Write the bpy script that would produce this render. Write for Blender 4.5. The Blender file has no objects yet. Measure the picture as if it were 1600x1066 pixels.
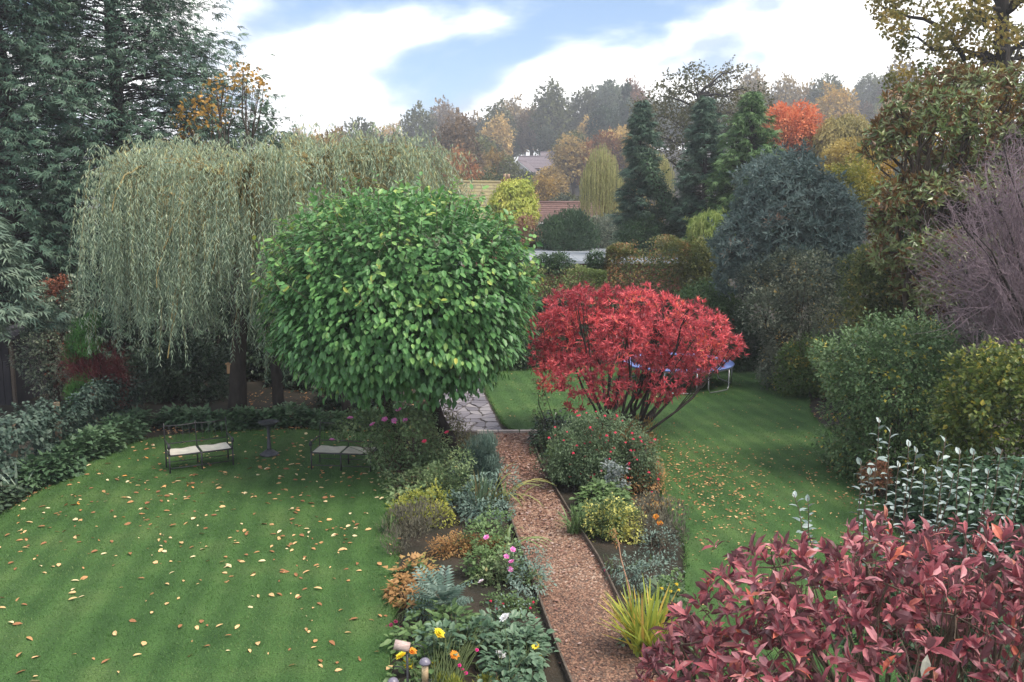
import bpy, math, random
import numpy as np
from mathutils import Vector, Matrix

# ------------------------------------------------------------------ camera, sky, sun, exposure
SC = bpy.context.scene
COL = SC.collection
F, CX, CY, HCAM, HORIZON = 1386.0, 800.0, 533.0, 5.3, 335.0
PITCH = math.atan((CY - HORIZON) / F)
cam_d = bpy.data.cameras.new('camera'); cam = bpy.data.objects.new('camera', cam_d); COL.objects.link(cam)
cam.location = (0, 0, HCAM); cam.rotation_euler = (math.pi / 2 - PITCH, 0, 0)
cam_d.sensor_width = 36; cam_d.lens = 36 * F / 1600; cam_d.clip_end = 6000; cam_d.clip_start = 0.05
SC.camera = cam
SUN_AZ, SUN_EL = math.radians(122), math.radians(58)

def build_world():
    w = bpy.data.worlds.new('World'); SC.world = w; w.use_nodes = True
    nt = w.node_tree; n = nt.nodes; l = nt.links; n.clear()
    out = n.new('ShaderNodeOutputWorld')
    sky = n.new('ShaderNodeTexSky'); sky.sky_type = 'NISHITA'; sky.sun_disc = False
    sky.sun_elevation = SUN_EL; sky.sun_rotation = SUN_AZ; sky.dust_density = 0.2; sky.ozone_density = 5.0
    bg = n.new('ShaderNodeBackground'); bg.inputs[1].default_value = 0.06; l.new(sky.outputs[0], bg.inputs[0])
    tc = n.new('ShaderNodeTexCoord')
    sep = n.new('ShaderNodeSeparateXYZ'); l.new(tc.outputs['Generated'], sep.inputs[0])
    mx = n.new('ShaderNodeMath'); mx.operation = 'MAXIMUM'; mx.inputs[1].default_value = 0.0; l.new(sep.outputs[2], mx.inputs[0])
    ad = n.new('ShaderNodeMath'); ad.operation = 'ADD'; ad.inputs[1].default_value = 0.34; l.new(mx.outputs[0], ad.inputs[0])
    dv = n.new('ShaderNodeVectorMath'); dv.operation = 'DIVIDE'
    cmb = n.new('ShaderNodeCombineXYZ')
    for i in range(3): l.new(ad.outputs[0], cmb.inputs[i])
    l.new(tc.outputs['Generated'], dv.inputs[0]); l.new(cmb.outputs[0], dv.inputs[1])
    off = n.new('ShaderNodeVectorMath'); off.operation = 'ADD'; off.inputs[1].default_value = (3.2, 1.2, 0.0); l.new(dv.outputs[0], off.inputs[0])
    no = n.new('ShaderNodeTexNoise'); no.inputs['Scale'].default_value = 1.55; no.inputs['Detail'].default_value = 9; no.inputs['Roughness'].default_value = 0.52; no.inputs['Distortion'].default_value = 0.25
    l.new(off.outputs[0], no.inputs['Vector'])
    rp = n.new('ShaderNodeValToRGB'); rp.color_ramp.elements[0].position = 0.425; rp.color_ramp.elements[1].position = 0.56
    rp.color_ramp.interpolation = 'EASE'
    hz = n.new('ShaderNodeMapRange'); hz.inputs['From Min'].default_value = 0.20; hz.inputs['From Max'].default_value = 0.05; hz.inputs['To Min'].default_value = 0.0; hz.inputs['To Max'].default_value = 0.14
    l.new(mx.outputs[0], hz.inputs[0]); sm = n.new('ShaderNodeMath'); sm.operation = 'ADD'; l.new(no.outputs[0], sm.inputs[0]); l.new(hz.outputs[0], sm.inputs[1]); l.new(sm.outputs[0], rp.inputs[0])
    # soft shading inside the clouds
    no2 = n.new('ShaderNodeTexNoise'); no2.inputs['Scale'].default_value = 3.1; no2.inputs['Detail'].default_value = 6; l.new(off.outputs[0], no2.inputs['Vector'])
    rc = n.new('ShaderNodeValToRGB'); e = rc.color_ramp.elements
    e[0].position = 0.38; e[0].color = (0.33, 0.40, 0.50, 1); e[1].position = 0.52; e[1].color = (1.0, 0.99, 0.97, 1)
    l.new(no2.outputs[0], rc.inputs[0])
    bc = n.new('ShaderNodeBackground'); bc.inputs[1].default_value = 0.72; l.new(rc.outputs[0], bc.inputs[0])
    mix = n.new('ShaderNodeMixShader'); l.new(rp.outputs[0], mix.inputs[0]); l.new(bg.outputs[0], mix.inputs[1]); l.new(bc.outputs[0], mix.inputs[2])
    l.new(mix.outputs[0], out.inputs[0])
build_world()
sd = bpy.data.lights.new('sun', 'SUN'); sun = bpy.data.objects.new('sun', sd); COL.objects.link(sun)
sd.energy = 1.6; sd.angle = math.radians(24); sd.color = (1.0, 0.92, 0.8)
sdir = Vector((math.sin(SUN_AZ) * math.cos(SUN_EL), math.cos(SUN_AZ) * math.cos(SUN_EL), math.sin(SUN_EL)))
sun.rotation_euler = (-sdir).to_track_quat('-Z', 'Y').to_euler()
sun.location = (30, 20, 40)
vs = SC.view_settings; vs.view_transform = 'Standard'; vs.look = 'None'; vs.gamma = 1; vs.exposure = 1.68
try: vs.use_curve_mapping = False
except Exception: pass
SC.render.engine = 'CYCLES'
cy = SC.cycles; cy.max_bounces = 6; cy.diffuse_bounces = 3; cy.glossy_bounces = 2; cy.transmission_bounces = 4
cy.volume_bounces = 0; cy.transparent_max_bounces = 8; cy.use_denoising = True
cy.caustics_reflective = False; cy.caustics_refractive = False

# ------------------------------------------------------------------ helpers
RNG = np.random.default_rng(7)
UP = np.array([0., 0., 1.])
_cp, _sp = math.cos(PITCH), math.sin(PITCH)
def ray(px, py):
    a = (px - CX) / F; b = -(py - CY) / F
    return np.array([a, _cp + b * _sp, -_sp + b * _cp])
def A(px, py, d):                       # the point at distance d (along Y) seen there in the photograph
    r = ray(px, py); return np.array([0, 0, HCAM]) + r * (d / r[1])
def G(px, py, z=0.0):                   # the point on level ground
    r = ray(px, py); return np.array([0, 0, HCAM]) + r * ((z - HCAM) / r[2])
def nrm(v): return v / np.maximum(np.linalg.norm(v, axis=-1, keepdims=True), 1e-9)
def rdir(n, rng): return nrm(rng.normal(size=(n, 3)))
TRIS = [0]

def mesh(name, parts, mats):
    """parts: (V, faces[list of int arrays (m,k)], material index, tint (per vertex or scalar), smooth)"""
    Vs, loops, starts, mi, tn, sm = [], [], [], [], [], []
    vo = lo = 0
    for V, FS, m, t, s in parts:
        V = np.asarray(V, float)
        for f in FS:
            f = np.asarray(f, int)
            if f.size == 0: continue
            k = f.shape[1]
            loops.append((f + vo).ravel()); starts.append(lo + np.arange(len(f)) * k); lo += f.size
            mi.append(np.full(len(f), m)); sm.append(np.full(len(f), s)); TRIS[0] += len(f) * (k - 2)
        Vs.append(V); tn.append(np.broadcast_to(np.asarray(t, float), (len(V),))); vo += len(V)
    me = bpy.data.meshes.new(name)
    if not Vs: return me
    V = np.concatenate(Vs); L = np.concatenate(loops); S = np.concatenate(starts)
    me.vertices.add(len(V)); me.vertices.foreach_set('co', V.astype(np.float32).ravel())
    me.loops.add(len(L)); me.loops.foreach_set('vertex_index', L.astype(np.int32))
    me.polygons.add(len(S)); me.polygons.foreach_set('loop_start', S.astype(np.int32))
    me.polygons.foreach_set('material_index', np.concatenate(mi).astype(np.int32))
    me.polygons.foreach_set('use_smooth', np.concatenate(sm).astype(bool))
    at = me.attributes.new('tint', 'FLOAT', 'POINT'); at.data.foreach_set('value', np.concatenate(tn).astype(np.float32))
    for m in mats: me.materials.append(m)
    me.update(calc_edges=True)
    return me

def tag(o, label=None, cat=None, group=None, kind=None):
    if label: o['label'] = label
    if cat: o['category'] = cat
    if group: o['group'] = group
    if kind: o['kind'] = kind
    return o
def thing(name, label, cat, loc=(0, 0, 0), group=None, rz=0):
    o = bpy.data.objects.new(name, None); COL.objects.link(o); o.location = [float(v) for v in loc]; o.rotation_euler = (0, 0, rz)
    o.empty_display_size = 0.2
    return tag(o, label, cat, group)
def obj(name, parts, mats, parent=None, world=True, kind=None):
    if not isinstance(mats, (list, tuple)): mats = [mats]
    if parent is not None and world:
        root = parent; off = np.zeros(3)
        while root is not None: off = off + np.array(root.location); root = root.parent
        parts = [(np.asarray(p[0], float) - off,) + tuple(p[1:]) for p in parts]
    o = bpy.data.objects.new(name, mesh(name, parts, mats)); COL.objects.link(o)
    if parent is not None: o.parent = parent
    if kind: o['kind'] = kind
    return o
def link(name, me, parent=None, mat=None):
    o = bpy.data.objects.new(name, me); COL.objects.link(o)
    if parent is not None: o.parent = parent
    if mat is not None: o.matrix_basis = mat
    return o

def P_(V, FS, m=0, t=0.5, s=False): return (V, FS if isinstance(FS, list) else [FS], m, t, s)
def box(c, size, m=0, rz=0, t=0.5, bevel=0.0):
    x, y, z = np.array(size) / 2
    if bevel > 0:
        b = min(bevel, x * .9, y * .9, z * .9)
        V = []
        for sz, sy, sx in [(a, b_, c_) for a in (-1, 1) for b_ in (-1, 1) for c_ in (-1, 1)]:
            V += [(sx * x, sy * (y - b), sz * (z - b)), (sx * (x - b), sy * y, sz * (z - b)), (sx * (x - b), sy * (y - b), sz * z)]
        bm_ = np.array(V)
        def i(sx, sy, sz, k): return ((sz > 0) * 4 + (sy > 0) * 2 + (sx > 0)) * 3 + k
        q = []; tr = []
        for s in (-1, 1):
            q.append([i(s, -1, -1, 0), i(s, 1, -1, 0), i(s, 1, 1, 0), i(s, -1, 1, 0)][::s])
            q.append([i(-1, s, -1, 1), i(-1, s, 1, 1), i(1, s, 1, 1), i(1, s, -1, 1)][::s])
            q.append([i(-1, -1, s, 2), i(1, -1, s, 2), i(1, 1, s, 2), i(-1, 1, s, 2)][::s])
            for u in (-1, 1):
                q.append([i(s, u, -1, 0), i(s, u, 1, 0), i(s, u, 1, 1), i(s, u, -1, 1)])
                q.append([i(s, -1, u, 0), i(s, 1, u, 0), i(s, 1, u, 2), i(s, -1, u, 2)])
                q.append([i(-1, s, u, 1), i(1, s, u, 1), i(1, s, u, 2), i(-1, s, u, 2)])
                for w in (-1, 1): tr.append([i(s, u, w, 0), i(s, u, w, 1), i(s, u, w, 2)])
        V = bm_; FS = [np.array(q), np.array(tr)]
    else:
        V = np.array([(sx * x, sy * y, sz * z) for sz in (-1, 1) for sy in (-1, 1) for sx in (-1, 1)])
        FS = [np.array([(0, 2, 3, 1), (4, 5, 7, 6), (0, 1, 5, 4), (2, 6, 7, 3), (0, 4, 6, 2), (1, 3, 7, 5)])]
    if rz:
        c_, s_ = math.cos(rz), math.sin(rz); R = np.array([[c_, -s_, 0], [s_, c_, 0], [0, 0, 1]]); V = V @ R.T
    return (V + np.array(c), FS, m, t, False)
def tube(pts, rad, sides=6, m=0, t=0.5, cap=True):
    pts = np.asarray(pts, float); k = len(pts); rad = np.broadcast_to(np.asarray(rad, float), (k,))
    d = np.gradient(pts, axis=0); d = nrm(d)
    ref = np.where(np.abs(d[:, 2:3]) > .9, np.array([[1., 0, 0]]), np.array([[0, 0, 1.]]))
    a = nrm(np.cross(d, ref)); b = np.cross(d, a)
    th = np.arange(sides) * 2 * math.pi / sides
    V = pts[:, None] + rad[:, None, None] * (np.cos(th)[None, :, None] * a[:, None] + np.sin(th)[None, :, None] * b[:, None])
    i = np.arange(k - 1)[:, None] * sides; j = np.arange(sides)[None]; j2 = (j + 1) % sides
    f = np.stack([i + j, i + j2, i + sides + j2, i + sides + j], -1).reshape(-1, 4)
    FS = [f]
    if cap and sides > 2: FS.append(np.array([list(range(sides))[::-1], [(k - 1) * sides + q for q in range(sides)]]))
    return (V.reshape(-1, 3), FS, m, t, True)
def lathe(c, prof, sides=20, m=0, t=0.5, smooth=True):
    c = np.asarray(c, float)
    V = []; th = np.arange(sides) * 2 * math.pi / sides
    for r, z in prof: V.append(np.stack([c[0] + r * np.cos(th), c[1] + r * np.sin(th), np.full(sides, c[2] + z)], -1))
    k = len(prof); i = np.arange(k - 1)[:, None] * sides; j = np.arange(sides)[None]; j2 = (j + 1) % sides
    f = np.stack([i + j, i + j2, i + sides + j2, i + sides + j], -1).reshape(-1, 4)
    return (np.concatenate(V), [f, np.array([list(range(sides))[::-1], [(k - 1) * sides + q for q in range(sides)]])], m, t, smooth)
def curve(p0, p1, bend, k=6, rng=RNG, wob=0.0):
    p0 = np.asarray(p0, float); p1 = np.asarray(p1, float); t = np.linspace(0, 1, k)[:, None]
    mid = (p0 + p1) / 2 + np.asarray(bend, float)
    P = (1 - t) ** 2 * p0 + 2 * t * (1 - t) * mid + t * t * p1
    if wob: P[1:-1] += rng.normal(size=(k - 2, 3)) * wob
    return P

# ---- leaf templates: (along, across, lift)
def _tpl(v, *fs): return np.array(v, float), [np.array(f) for f in fs]
T = {
 'dia': _tpl([(0, 0, 0), (.42, -.5, .06), (1, 0, -.1), (.42, .5, .06)], [(0, 1, 2, 3)]),
 'fold': _tpl([(0, 0, 0), (.4, -.5, .1), (1, 0, -.14), (.4, .5, .1), (.45, 0, -.03)], [(0, 1, 2, 4), (0, 4, 2, 3)]),
 'ovate': _tpl([(0, 0, 0), (.28, -.46, .09), (.66, -.4, .05), (1, 0, -.14), (.66, .4, .05), (.28, .46, .09), (.3, 0, .0), (.68, 0, -.03)],
               [(0, 1, 6), (2, 3, 7), (0, 6, 5), (7, 3, 4)], [(1, 2, 7, 6), (6, 7, 4, 5)]),
 'oval': _tpl([(0, 0, 0), (.3, -.5, .05), (.75, -.42, 0), (1, 0, -.1), (.75, .42, 0), (.3, .5, .05)], [(0, 1, 2, 3), (0, 3, 4, 5)]),
 'ivy': _tpl([(0, 0, 0), (.1, -.5, .05), (.45, -.3, 0), (1, 0, -.1), (.45, .3, 0), (.1, .5, .05)], [(0, 1, 2, 3), (0, 3, 4, 5)]),
 'lance': _tpl([(0, 0, 0), (.35, -.5, .0), (1, 0, -.22), (.35, .5, .0)], [(0, 1, 2, 3)]),
 'lance2': _tpl([(0, 0, 0), (.3, -.46, .06), (.65, -.5, .03), (1, 0, -.18), (.65, .5, .03), (.3, .46, .06), (.35, 0, 0), (.7, 0, -.05)],
               [(0, 1, 6), (2, 3, 7), (0, 6, 5), (7, 3, 4)], [(1, 2, 7, 6), (6, 7, 4, 5)]),
}
def _frond(n=7, ang=.75, drop=.35):
    v = []; q = []
    for i in range(n):
        u = i / n; h = -drop * u * u
        for s in ((-1, 1) if i < n - 1 else (0,)):
            ln = .42 * (1 - u * .7) if s else .3
            wx = .085
            b = len(v)
            if s:
                tip = (u + ln * .85, s * ln, h - .18 * ln - .05)
                v += [(u - wx * .3, 0, h), (u + ln * .4 - wx, s * ln * .55, h - .02), tip, (u + ln * .4 + wx, s * ln * .4, h)]
            else:
                v += [(u - .1, 0, h), (u + .1, -.06, h), (u + ln, 0, h - .12), (u + .1, .06, h)]
            q.append((b, b + 1, b + 2, b + 3))
    return _tpl(v, q)
def _spray():
    v = []; q = []
    for a, ln, h in ((-.8, .5, -.2), (-.42, .8, .02), (-.1, 1.0, -.16), (.22, .85, .06), (.6, .6, -.15)):
        b = len(v); c_, s_ = math.cos(a), math.sin(a); w = .055
        v += [(0, 0, 0), (c_ * ln * .5 + s_ * w, s_ * ln * .5 - c_ * w, .03), (c_ * ln, s_ * ln, h - .12), (c_ * ln * .5 - s_ * w, s_ * ln * .5 + c_ * w, .03)]; q.append((b, b + 1, b + 2, b + 3))
    return _tpl(v, q)
T['frond'] = _spray()
def _pinn(n=8):
    v = [(0, -.01, 0), (1, 0, -.25), (0, .01, 0)]; q = []
    for i in range(n):
        u = .12 + .85 * i / n; h = -.25 * u * u; ln = .42 * math.sin(math.pi * (0.15 + .8 * u)) + .05
        for s in (-1, 1):
            b = len(v); v += [(u, 0, h), (u + .02, s * ln * .5, h + .03), (u + .13, s * ln, h - .04), (u + .1, s * ln * .4, h + .02)]
            q.append((b, b + 1, b + 2, b + 3))
    return _tpl(v, [(0, 1, 2)], q)
T['pinn'] = _pinn()

def leaves(Pn, D, N, L, W, tpl, tint, m=0):
    v, fs = T[tpl]; n = len(Pn)
    if n == 0: return (np.zeros((0, 3)), [], m, 0., False)
    D = nrm(D); S = nrm(np.cross(N, D)); N = np.cross(D, S)
    L = np.broadcast_to(np.asarray(L, float), (n,)); W = np.broadcast_to(np.asarray(W, float), (n,))
    V = Pn[:, None] + (L[:, None, None] * v[None, :, 0:1]) * D[:, None] + (W[:, None, None] * v[None, :, 1:2]) * S[:, None] + (L[:, None, None] * v[None, :, 2:3]) * N[:, None]
    k = len(v); FS = [(f[None] + (np.arange(n) * k)[:, None, None]).reshape(-1, f.shape[1]) for f in fs]
    return (V.reshape(-1, 3), FS, m, np.repeat(np.broadcast_to(np.asarray(tint, float), (n,)), k), False)

def vnoise(Pn, s, seed=0):              # cheap smooth 3-D noise in 0..1 for clumps of tint
    r = np.random.default_rng(seed + 99); q = np.zeros(len(Pn))
    for i in range(4):
        k = r.normal(size=3) * s * (1 + .6 * i); q += np.sin(Pn @ k + r.uniform(0, 6.28)) / (1 + .5 * i)
    return np.clip(.5 + q / 4.2, 0, 1)

# ---- crowns as clouds of lobes: rows x, y, z, r
def lobes(d, rows, dy=0.0, rng=RNG):
    out = []
    for r in rows:
        px, py, rp = r[:3]; dd = d + (r[3] if len(r) > 3 else (rng.uniform(-dy, dy) if dy else 0))
        c = A(px, py, dd); out.append((*c, rp * dd / F))
    return np.array(out)
def dome(px, py, rx, ry, d, ry_m=None, nl=26, rl=.32, zmin=-.55, rng=RNG, jit=.12, bulge=1.0):
    """an ellipsoid (pixel centre and radii, at depth d) covered with lobes"""
    c = A(px, py, d); Rx = rx * d / F; Rz = ry * d / F; Ry = ry_m if ry_m else Rx
    i = np.arange(nl) + .5; z = 1 - 2 * i / nl; ph = i * 2.39996 + rng.uniform(0, 6)
    D = np.stack([np.sqrt(1 - z * z) * np.cos(ph), np.sqrt(1 - z * z) * np.sin(ph), z], -1)
    D = D[D[:, 2] > zmin]
    r = rl * (Rx + Ry + Rz) / 3 * rng.uniform(.6, 1.4, len(D))
    k = rng.uniform(1 - 1.6 * jit, 1 + jit, len(D))
    Rv = np.array([Rx, Ry, Rz])
    C = c + D * np.maximum(Rv - r[:, None] * .85 * bulge, Rv * .25) * k[:, None]
    return np.concatenate([C, r[:, None]], 1)
def sample(lb, n, rng=RNG, shell=.35, keep=.62):
    p = lb[:, 3] ** 2; idx = rng.choice(len(lb), int(n * 1.5), p=p / p.sum())
    O = rdir(len(idx), rng); rad = lb[idx, 3] * (1 - shell * rng.random(len(idx)) ** 1.6) * (1 + .5 * (vnoise(lb[idx, :3] + O * lb[idx, 3:4], 5.5 / max(.03, lb[:, 3].mean()) * .35, 17) - .5)) + lb[idx, 3] * .16 * np.maximum(0, rng.normal(0, 1, len(idx)))
    X = lb[idx, :3] + O * rad[:, None]
    ins = np.zeros(len(X), bool)
    for c in lb: ins |= ((X - c[:3]) ** 2).sum(1) < (c[3] * keep) ** 2
    X, O = X[~ins], O[~ins]
    ctr = np.average(lb[:, :3], axis=0, weights=lb[:, 3] ** 3)
    O = nrm(O + .5 * nrm(X - ctr))
    return X[:n], O[:n]
def orient(O, mode, rng):
    n = len(O); R = rdir(n, rng)
    if mode == 'shingle': D = O * .75 + R * .5 + np.array([0, 0, -.75]); N = O + R * .25 + np.array([0, 0, .45])
    elif mode == 'out': D = O + R * .8 + np.array([0, 0, -.1]); N = UP + R * .5 + O * .4
    elif mode == 'up': D = O * .5 + R * .5 + UP * .8; N = O + R * .5
    elif mode == 'droop': D = O * .5 + R * .4 - UP * 1.0; N = O + R * .4 + UP * .3
    elif mode == 'flat': D = O * np.array([1, 1, .2]) + R * .5; N = UP + R * .35
    else: D = R; N = rdir(n, rng) + UP * .4
    return nrm(D), nrm(N)
def foliage(lb, L, W, tpl='dia', mode='out', cover=2.0, n=None, seed=0, clump=.9, tint=None, shell=.4, cap=60000, inner=.18, tr=(0, 1), m=0, sprigs=True):
    rng = np.random.default_rng(seed + 11)
    if tpl in ('oval', 'ivy') and L * F / max(1, lb[:, 1].mean()) < 8.5: tpl = 'dia'
    area = (4 * math.pi * lb[:, 3] ** 2).sum() * .5
    if n is None: n = int(min(cap, .68 * cover * area / (L * W * .55)))
    X, O = sample(lb, n, rng, shell)
    D, N = orient(O, mode, rng)
    sc = rng.uniform(.65, 1.25, len(X))
    t = (vnoise(X, 2.2 / max(.05, lb[:, 3].mean()) * .5, seed) * clump + rng.random(len(X)) * (1.25 - clump)) / 1.25 * 1.1
    t = tr[0] + np.clip(t, 0, 1) * (tr[1] - tr[0])
    parts = [leaves(X, D, N, L * sc, W * sc, tpl, t, m)]
    ns = min(140, int(len(lb) * 2.2))
    if ns > 6 and sprigs:               # stray shoots that break the outline
        Xs, Os = sample(lb, ns, rng, .05); ax = nrm(Os + UP * .7 + rdir(len(Xs), rng) * .35); ln = rng.uniform(.2, .6, len(Xs)) * lb[:, 3].mean(); q = []
        for j in range(8):
            h = nrm(np.cross(ax, rdir(len(Xs), rng))); q.append((Xs + ax * (ln * (j + .5) / 8)[:, None], h + ax * (.5 + .1 * j), ax + h * .2 + rdir(len(Xs), rng) * .2))
        Xs, Ds, Ns = (np.concatenate(v) for v in zip(*q)); parts.append(leaves(Xs, Ds, Ns, L * .85, W * .85, tpl, tr[0] + (tr[1] - tr[0]) * (.45 + .45 * rng.random(len(Xs))), m))
    ni = int(n * inner)
    if ni:
        Xi, Oi = sample(lb * np.array([1, 1, 1, .72]), ni, rng, .5, .2); Di, Ni = orient(Oi, 'rand', rng)
        parts.append(leaves(Xi, Di, Ni, L * 1.3, W * 1.3, 'dia', tr[0] + (tr[1] - tr[0]) * rng.random(len(Xi)), m))
    return parts
def rosettes(lb, n, L, W, k=8, tpl='lance', seed=0, up=.5, spread=.9, clump=.6, shell=.3, jit=.2):
    rng = np.random.default_rng(seed + 5); X, O = sample(lb, n, rng, shell, .7); n = len(X)
    ax = nrm(O + UP * up + rdir(n, rng) * .35)
    a = nrm(np.cross(ax, rdir(n, rng))); b = np.cross(ax, a)
    t0 = vnoise(X, 1.6 / max(.05, lb[:, 3].mean()) * .5, seed); out = []
    for j in range(k):
        ph = j * 2.4 + rng.uniform(-.3, .3, n); sp = spread * (.35 + .9 * (j / k)) * rng.uniform(.8, 1.2, n)
        rad = a * np.cos(ph)[:, None] + b * np.sin(ph)[:, None]
        D = ax * np.cos(sp)[:, None] + rad * np.sin(sp)[:, None]; D = nrm(D + rng.normal(0, jit, D.shape)); N = nrm(ax - D * (ax * D).sum(1)[:, None] + 1e-3 + rng.normal(0, jit * .8, D.shape))
        s = rng.uniform(.7, 1.2, n)
        t = np.clip(t0 * clump + (1 - clump) * rng.random(n) * 1.1, 0, 1)
        out.append((X - ax * (.25 * L * j / k), D, N, L * s, W * s, t))
    Xc, Dc, Nc, Lc, Wc, tc = [np.concatenate(q) for q in zip(*out)]
    return Xc, Dc, Nc, Lc, Wc, tc
def branches(base, lb, r0, seed=0, n=None, fork=.35, sides=6, twigs=2, trunk=None, bend=.25, m=0):
    """a tapered trunk (or several stems) with limbs reaching into the lobes"""
    rng = np.random.default_rng(seed + 3); base = np.asarray(base, float)
    ctr = np.average(lb[:, :3], axis=0, weights=lb[:, 3]); H = ctr[2] - base[2]
    parts = []
    tp = trunk if trunk is not None else base + (ctr - base) * np.array([fork, fork, fork]) 
    top = ctr + nrm(ctr - tp) * .45 * (lb[:, 2].max() - ctr[2])
    ks = curve(base, top, rng.normal(size=3) * H * .05, 9, rng, H * .012)
    parts.append(tube(ks, np.linspace(r0, r0 * .25, 9) * np.array([1.35, 1.05] + [1] * 7), 9, m))
    ids = rng.permutation(len(lb))[: (n or len(lb))]
    for i in ids:
        f = rng.uniform(.3, .85); p = ks[int(f * 8)]; q = lb[i, :3]
        ln = np.linalg.norm(q - p); 
        c = curve(p, q, UP * ln * bend * rng.uniform(-.2, 1) + rng.normal(size=3) * ln * .06, 6, rng, ln * .025)
        rr = r0 * (.55 - .3 * f) + .008; parts.append(tube(c, np.linspace(rr, rr * .25, 6), sides, m, cap=False))
        for _ in range(twigs):
            s = c[rng.integers(2, 5)]; e = q + rdir(1, rng)[0] * lb[i, 3] * .9
            parts.append(tube(curve(s, e, rng.normal(size=3) * .08 * ln, 4, rng), np.linspace(rr * .4, rr * .12, 4), 4, m, cap=False))
    return parts
def stems(base, lb, r=.012, n=14, seed=0, spread=.2, sides=4, m=0):
    rng = np.random.default_rng(seed + 31); out = []
    for i in range(n):
        q = lb[rng.integers(len(lb))]; e = q[:3] + rdir(1, rng)[0] * q[3] * .8
        b = np.asarray(base, float) + np.array([rng.uniform(-spread, spread), rng.uniform(-spread, spread), 0])
        c = curve(b, e, rng.normal(size=3) * .1 + UP * .15, 6, rng, .015); out.append(tube(c, np.linspace(r, r * .35, 6), sides, m, cap=False))
    return out
def blades(bases, tips, W, k=6, lift=.5, tint=None, rng=RNG, m=0, fold=.0):
    """strap leaves: arching strips from base to tip"""
    n = len(bases); t = np.linspace(0, 1, k)[None, :, None]
    mid = (bases + tips) / 2 + np.array([0, 0, 1.]) * (lift * np.linalg.norm(tips - bases, axis=1))[:, None]
    Pm = (1 - t) ** 2 * bases[:, None] + 2 * t * (1 - t) * mid[:, None] + t * t * tips[:, None]
    S = nrm(np.cross(tips - bases, UP + rng.normal(size=(n, 3)) * .25)); w = np.broadcast_to(np.asarray(W, float), (n,))
    prof = np.sqrt(np.clip(1 - np.linspace(0, 1, k) ** 2.2, 0, 1)) * .5 + .02
    off = S[:, None] * w[:, None, None] * prof[None, :, None]
    V = np.stack([Pm - off, Pm + off], 2).reshape(n, -1, 3); q = np.arange(k - 1) * 2
    f = np.stack([q, q + 1, q + 3, q + 2], -1); FS = (f[None] + (np.arange(n) * 2 * k)[:, None, None]).reshape(-1, 4)
    tt = rng.random(n) if tint is None else np.broadcast_to(tint, (n,))
    return (V.reshape(-1, 3), [FS], m, np.repeat(tt, 2 * k), True)

# ------------------------------------------------------------------ materials
MATS = {}
def _new(name):
    m = bpy.data.materials.new(name); m.use_nodes = True; MATS[name] = m
    nt = m.node_tree; nt.nodes.clear(); return m, nt.nodes, nt.links
def ramp(n, cols, pos=None):
    r = n.new('ShaderNodeValToRGB'); e = r.color_ramp.elements
    pos = pos or [i / max(1, len(cols) - 1) for i in range(len(cols))]
    while len(e) < len(cols): e.new(.5)
    for i, (c, p) in enumerate(zip(cols, pos)): e[i].position = p; e[i].color = (*c, 1)
    return r
GAIN = 1.6
def leafmat(name, cols, rough=.5, trans=.3, spec=.35, pos=None, objcol=False, back=None):
    m, n, l = _new(name); out = n.new('ShaderNodeOutputMaterial')
    at = n.new('ShaderNodeAttribute'); at.attribute_name = 'tint'
    cols = cols if objcol else [tuple(min(.9, v * GAIN) for v in c) for c in cols]
    r = ramp(n, cols, pos); l.new(at.outputs['Fac'], r.inputs[0]); col = r.outputs[0]
    if objcol:
        oi = n.new('ShaderNodeObjectInfo'); mm = n.new('ShaderNodeMix'); mm.data_type = 'RGBA'; mm.blend_type = 'MULTIPLY'; mm.inputs[0].default_value = 1
        l.new(col, mm.inputs[6]); l.new(oi.outputs['Color'], mm.inputs[7]); col = mm.outputs[2]
    if back:
        ge = n.new('ShaderNodeNewGeometry'); mb = n.new('ShaderNodeMix'); mb.data_type = 'RGBA'; l.new(ge.outputs['Backfacing'], mb.inputs[0])
        l.new(col, mb.inputs[6]); mb.inputs[7].default_value = (*back, 1); col = mb.outputs[2]
    p = n.new('ShaderNodeBsdfPrincipled'); p.inputs['Roughness'].default_value = rough; p.inputs['Specular IOR Level'].default_value = spec
    l.new(col, p.inputs['Base Color'])
    tr = n.new('ShaderNodeBsdfTranslucent'); l.new(col, tr.inputs[0])
    mx = n.new('ShaderNodeMixShader'); mx.inputs[0].default_value = trans; l.new(p.outputs[0], mx.inputs[1]); l.new(tr.outputs[0], mx.inputs[2])
    l.new(mx.outputs[0], out.inputs[0]); return m
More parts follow.
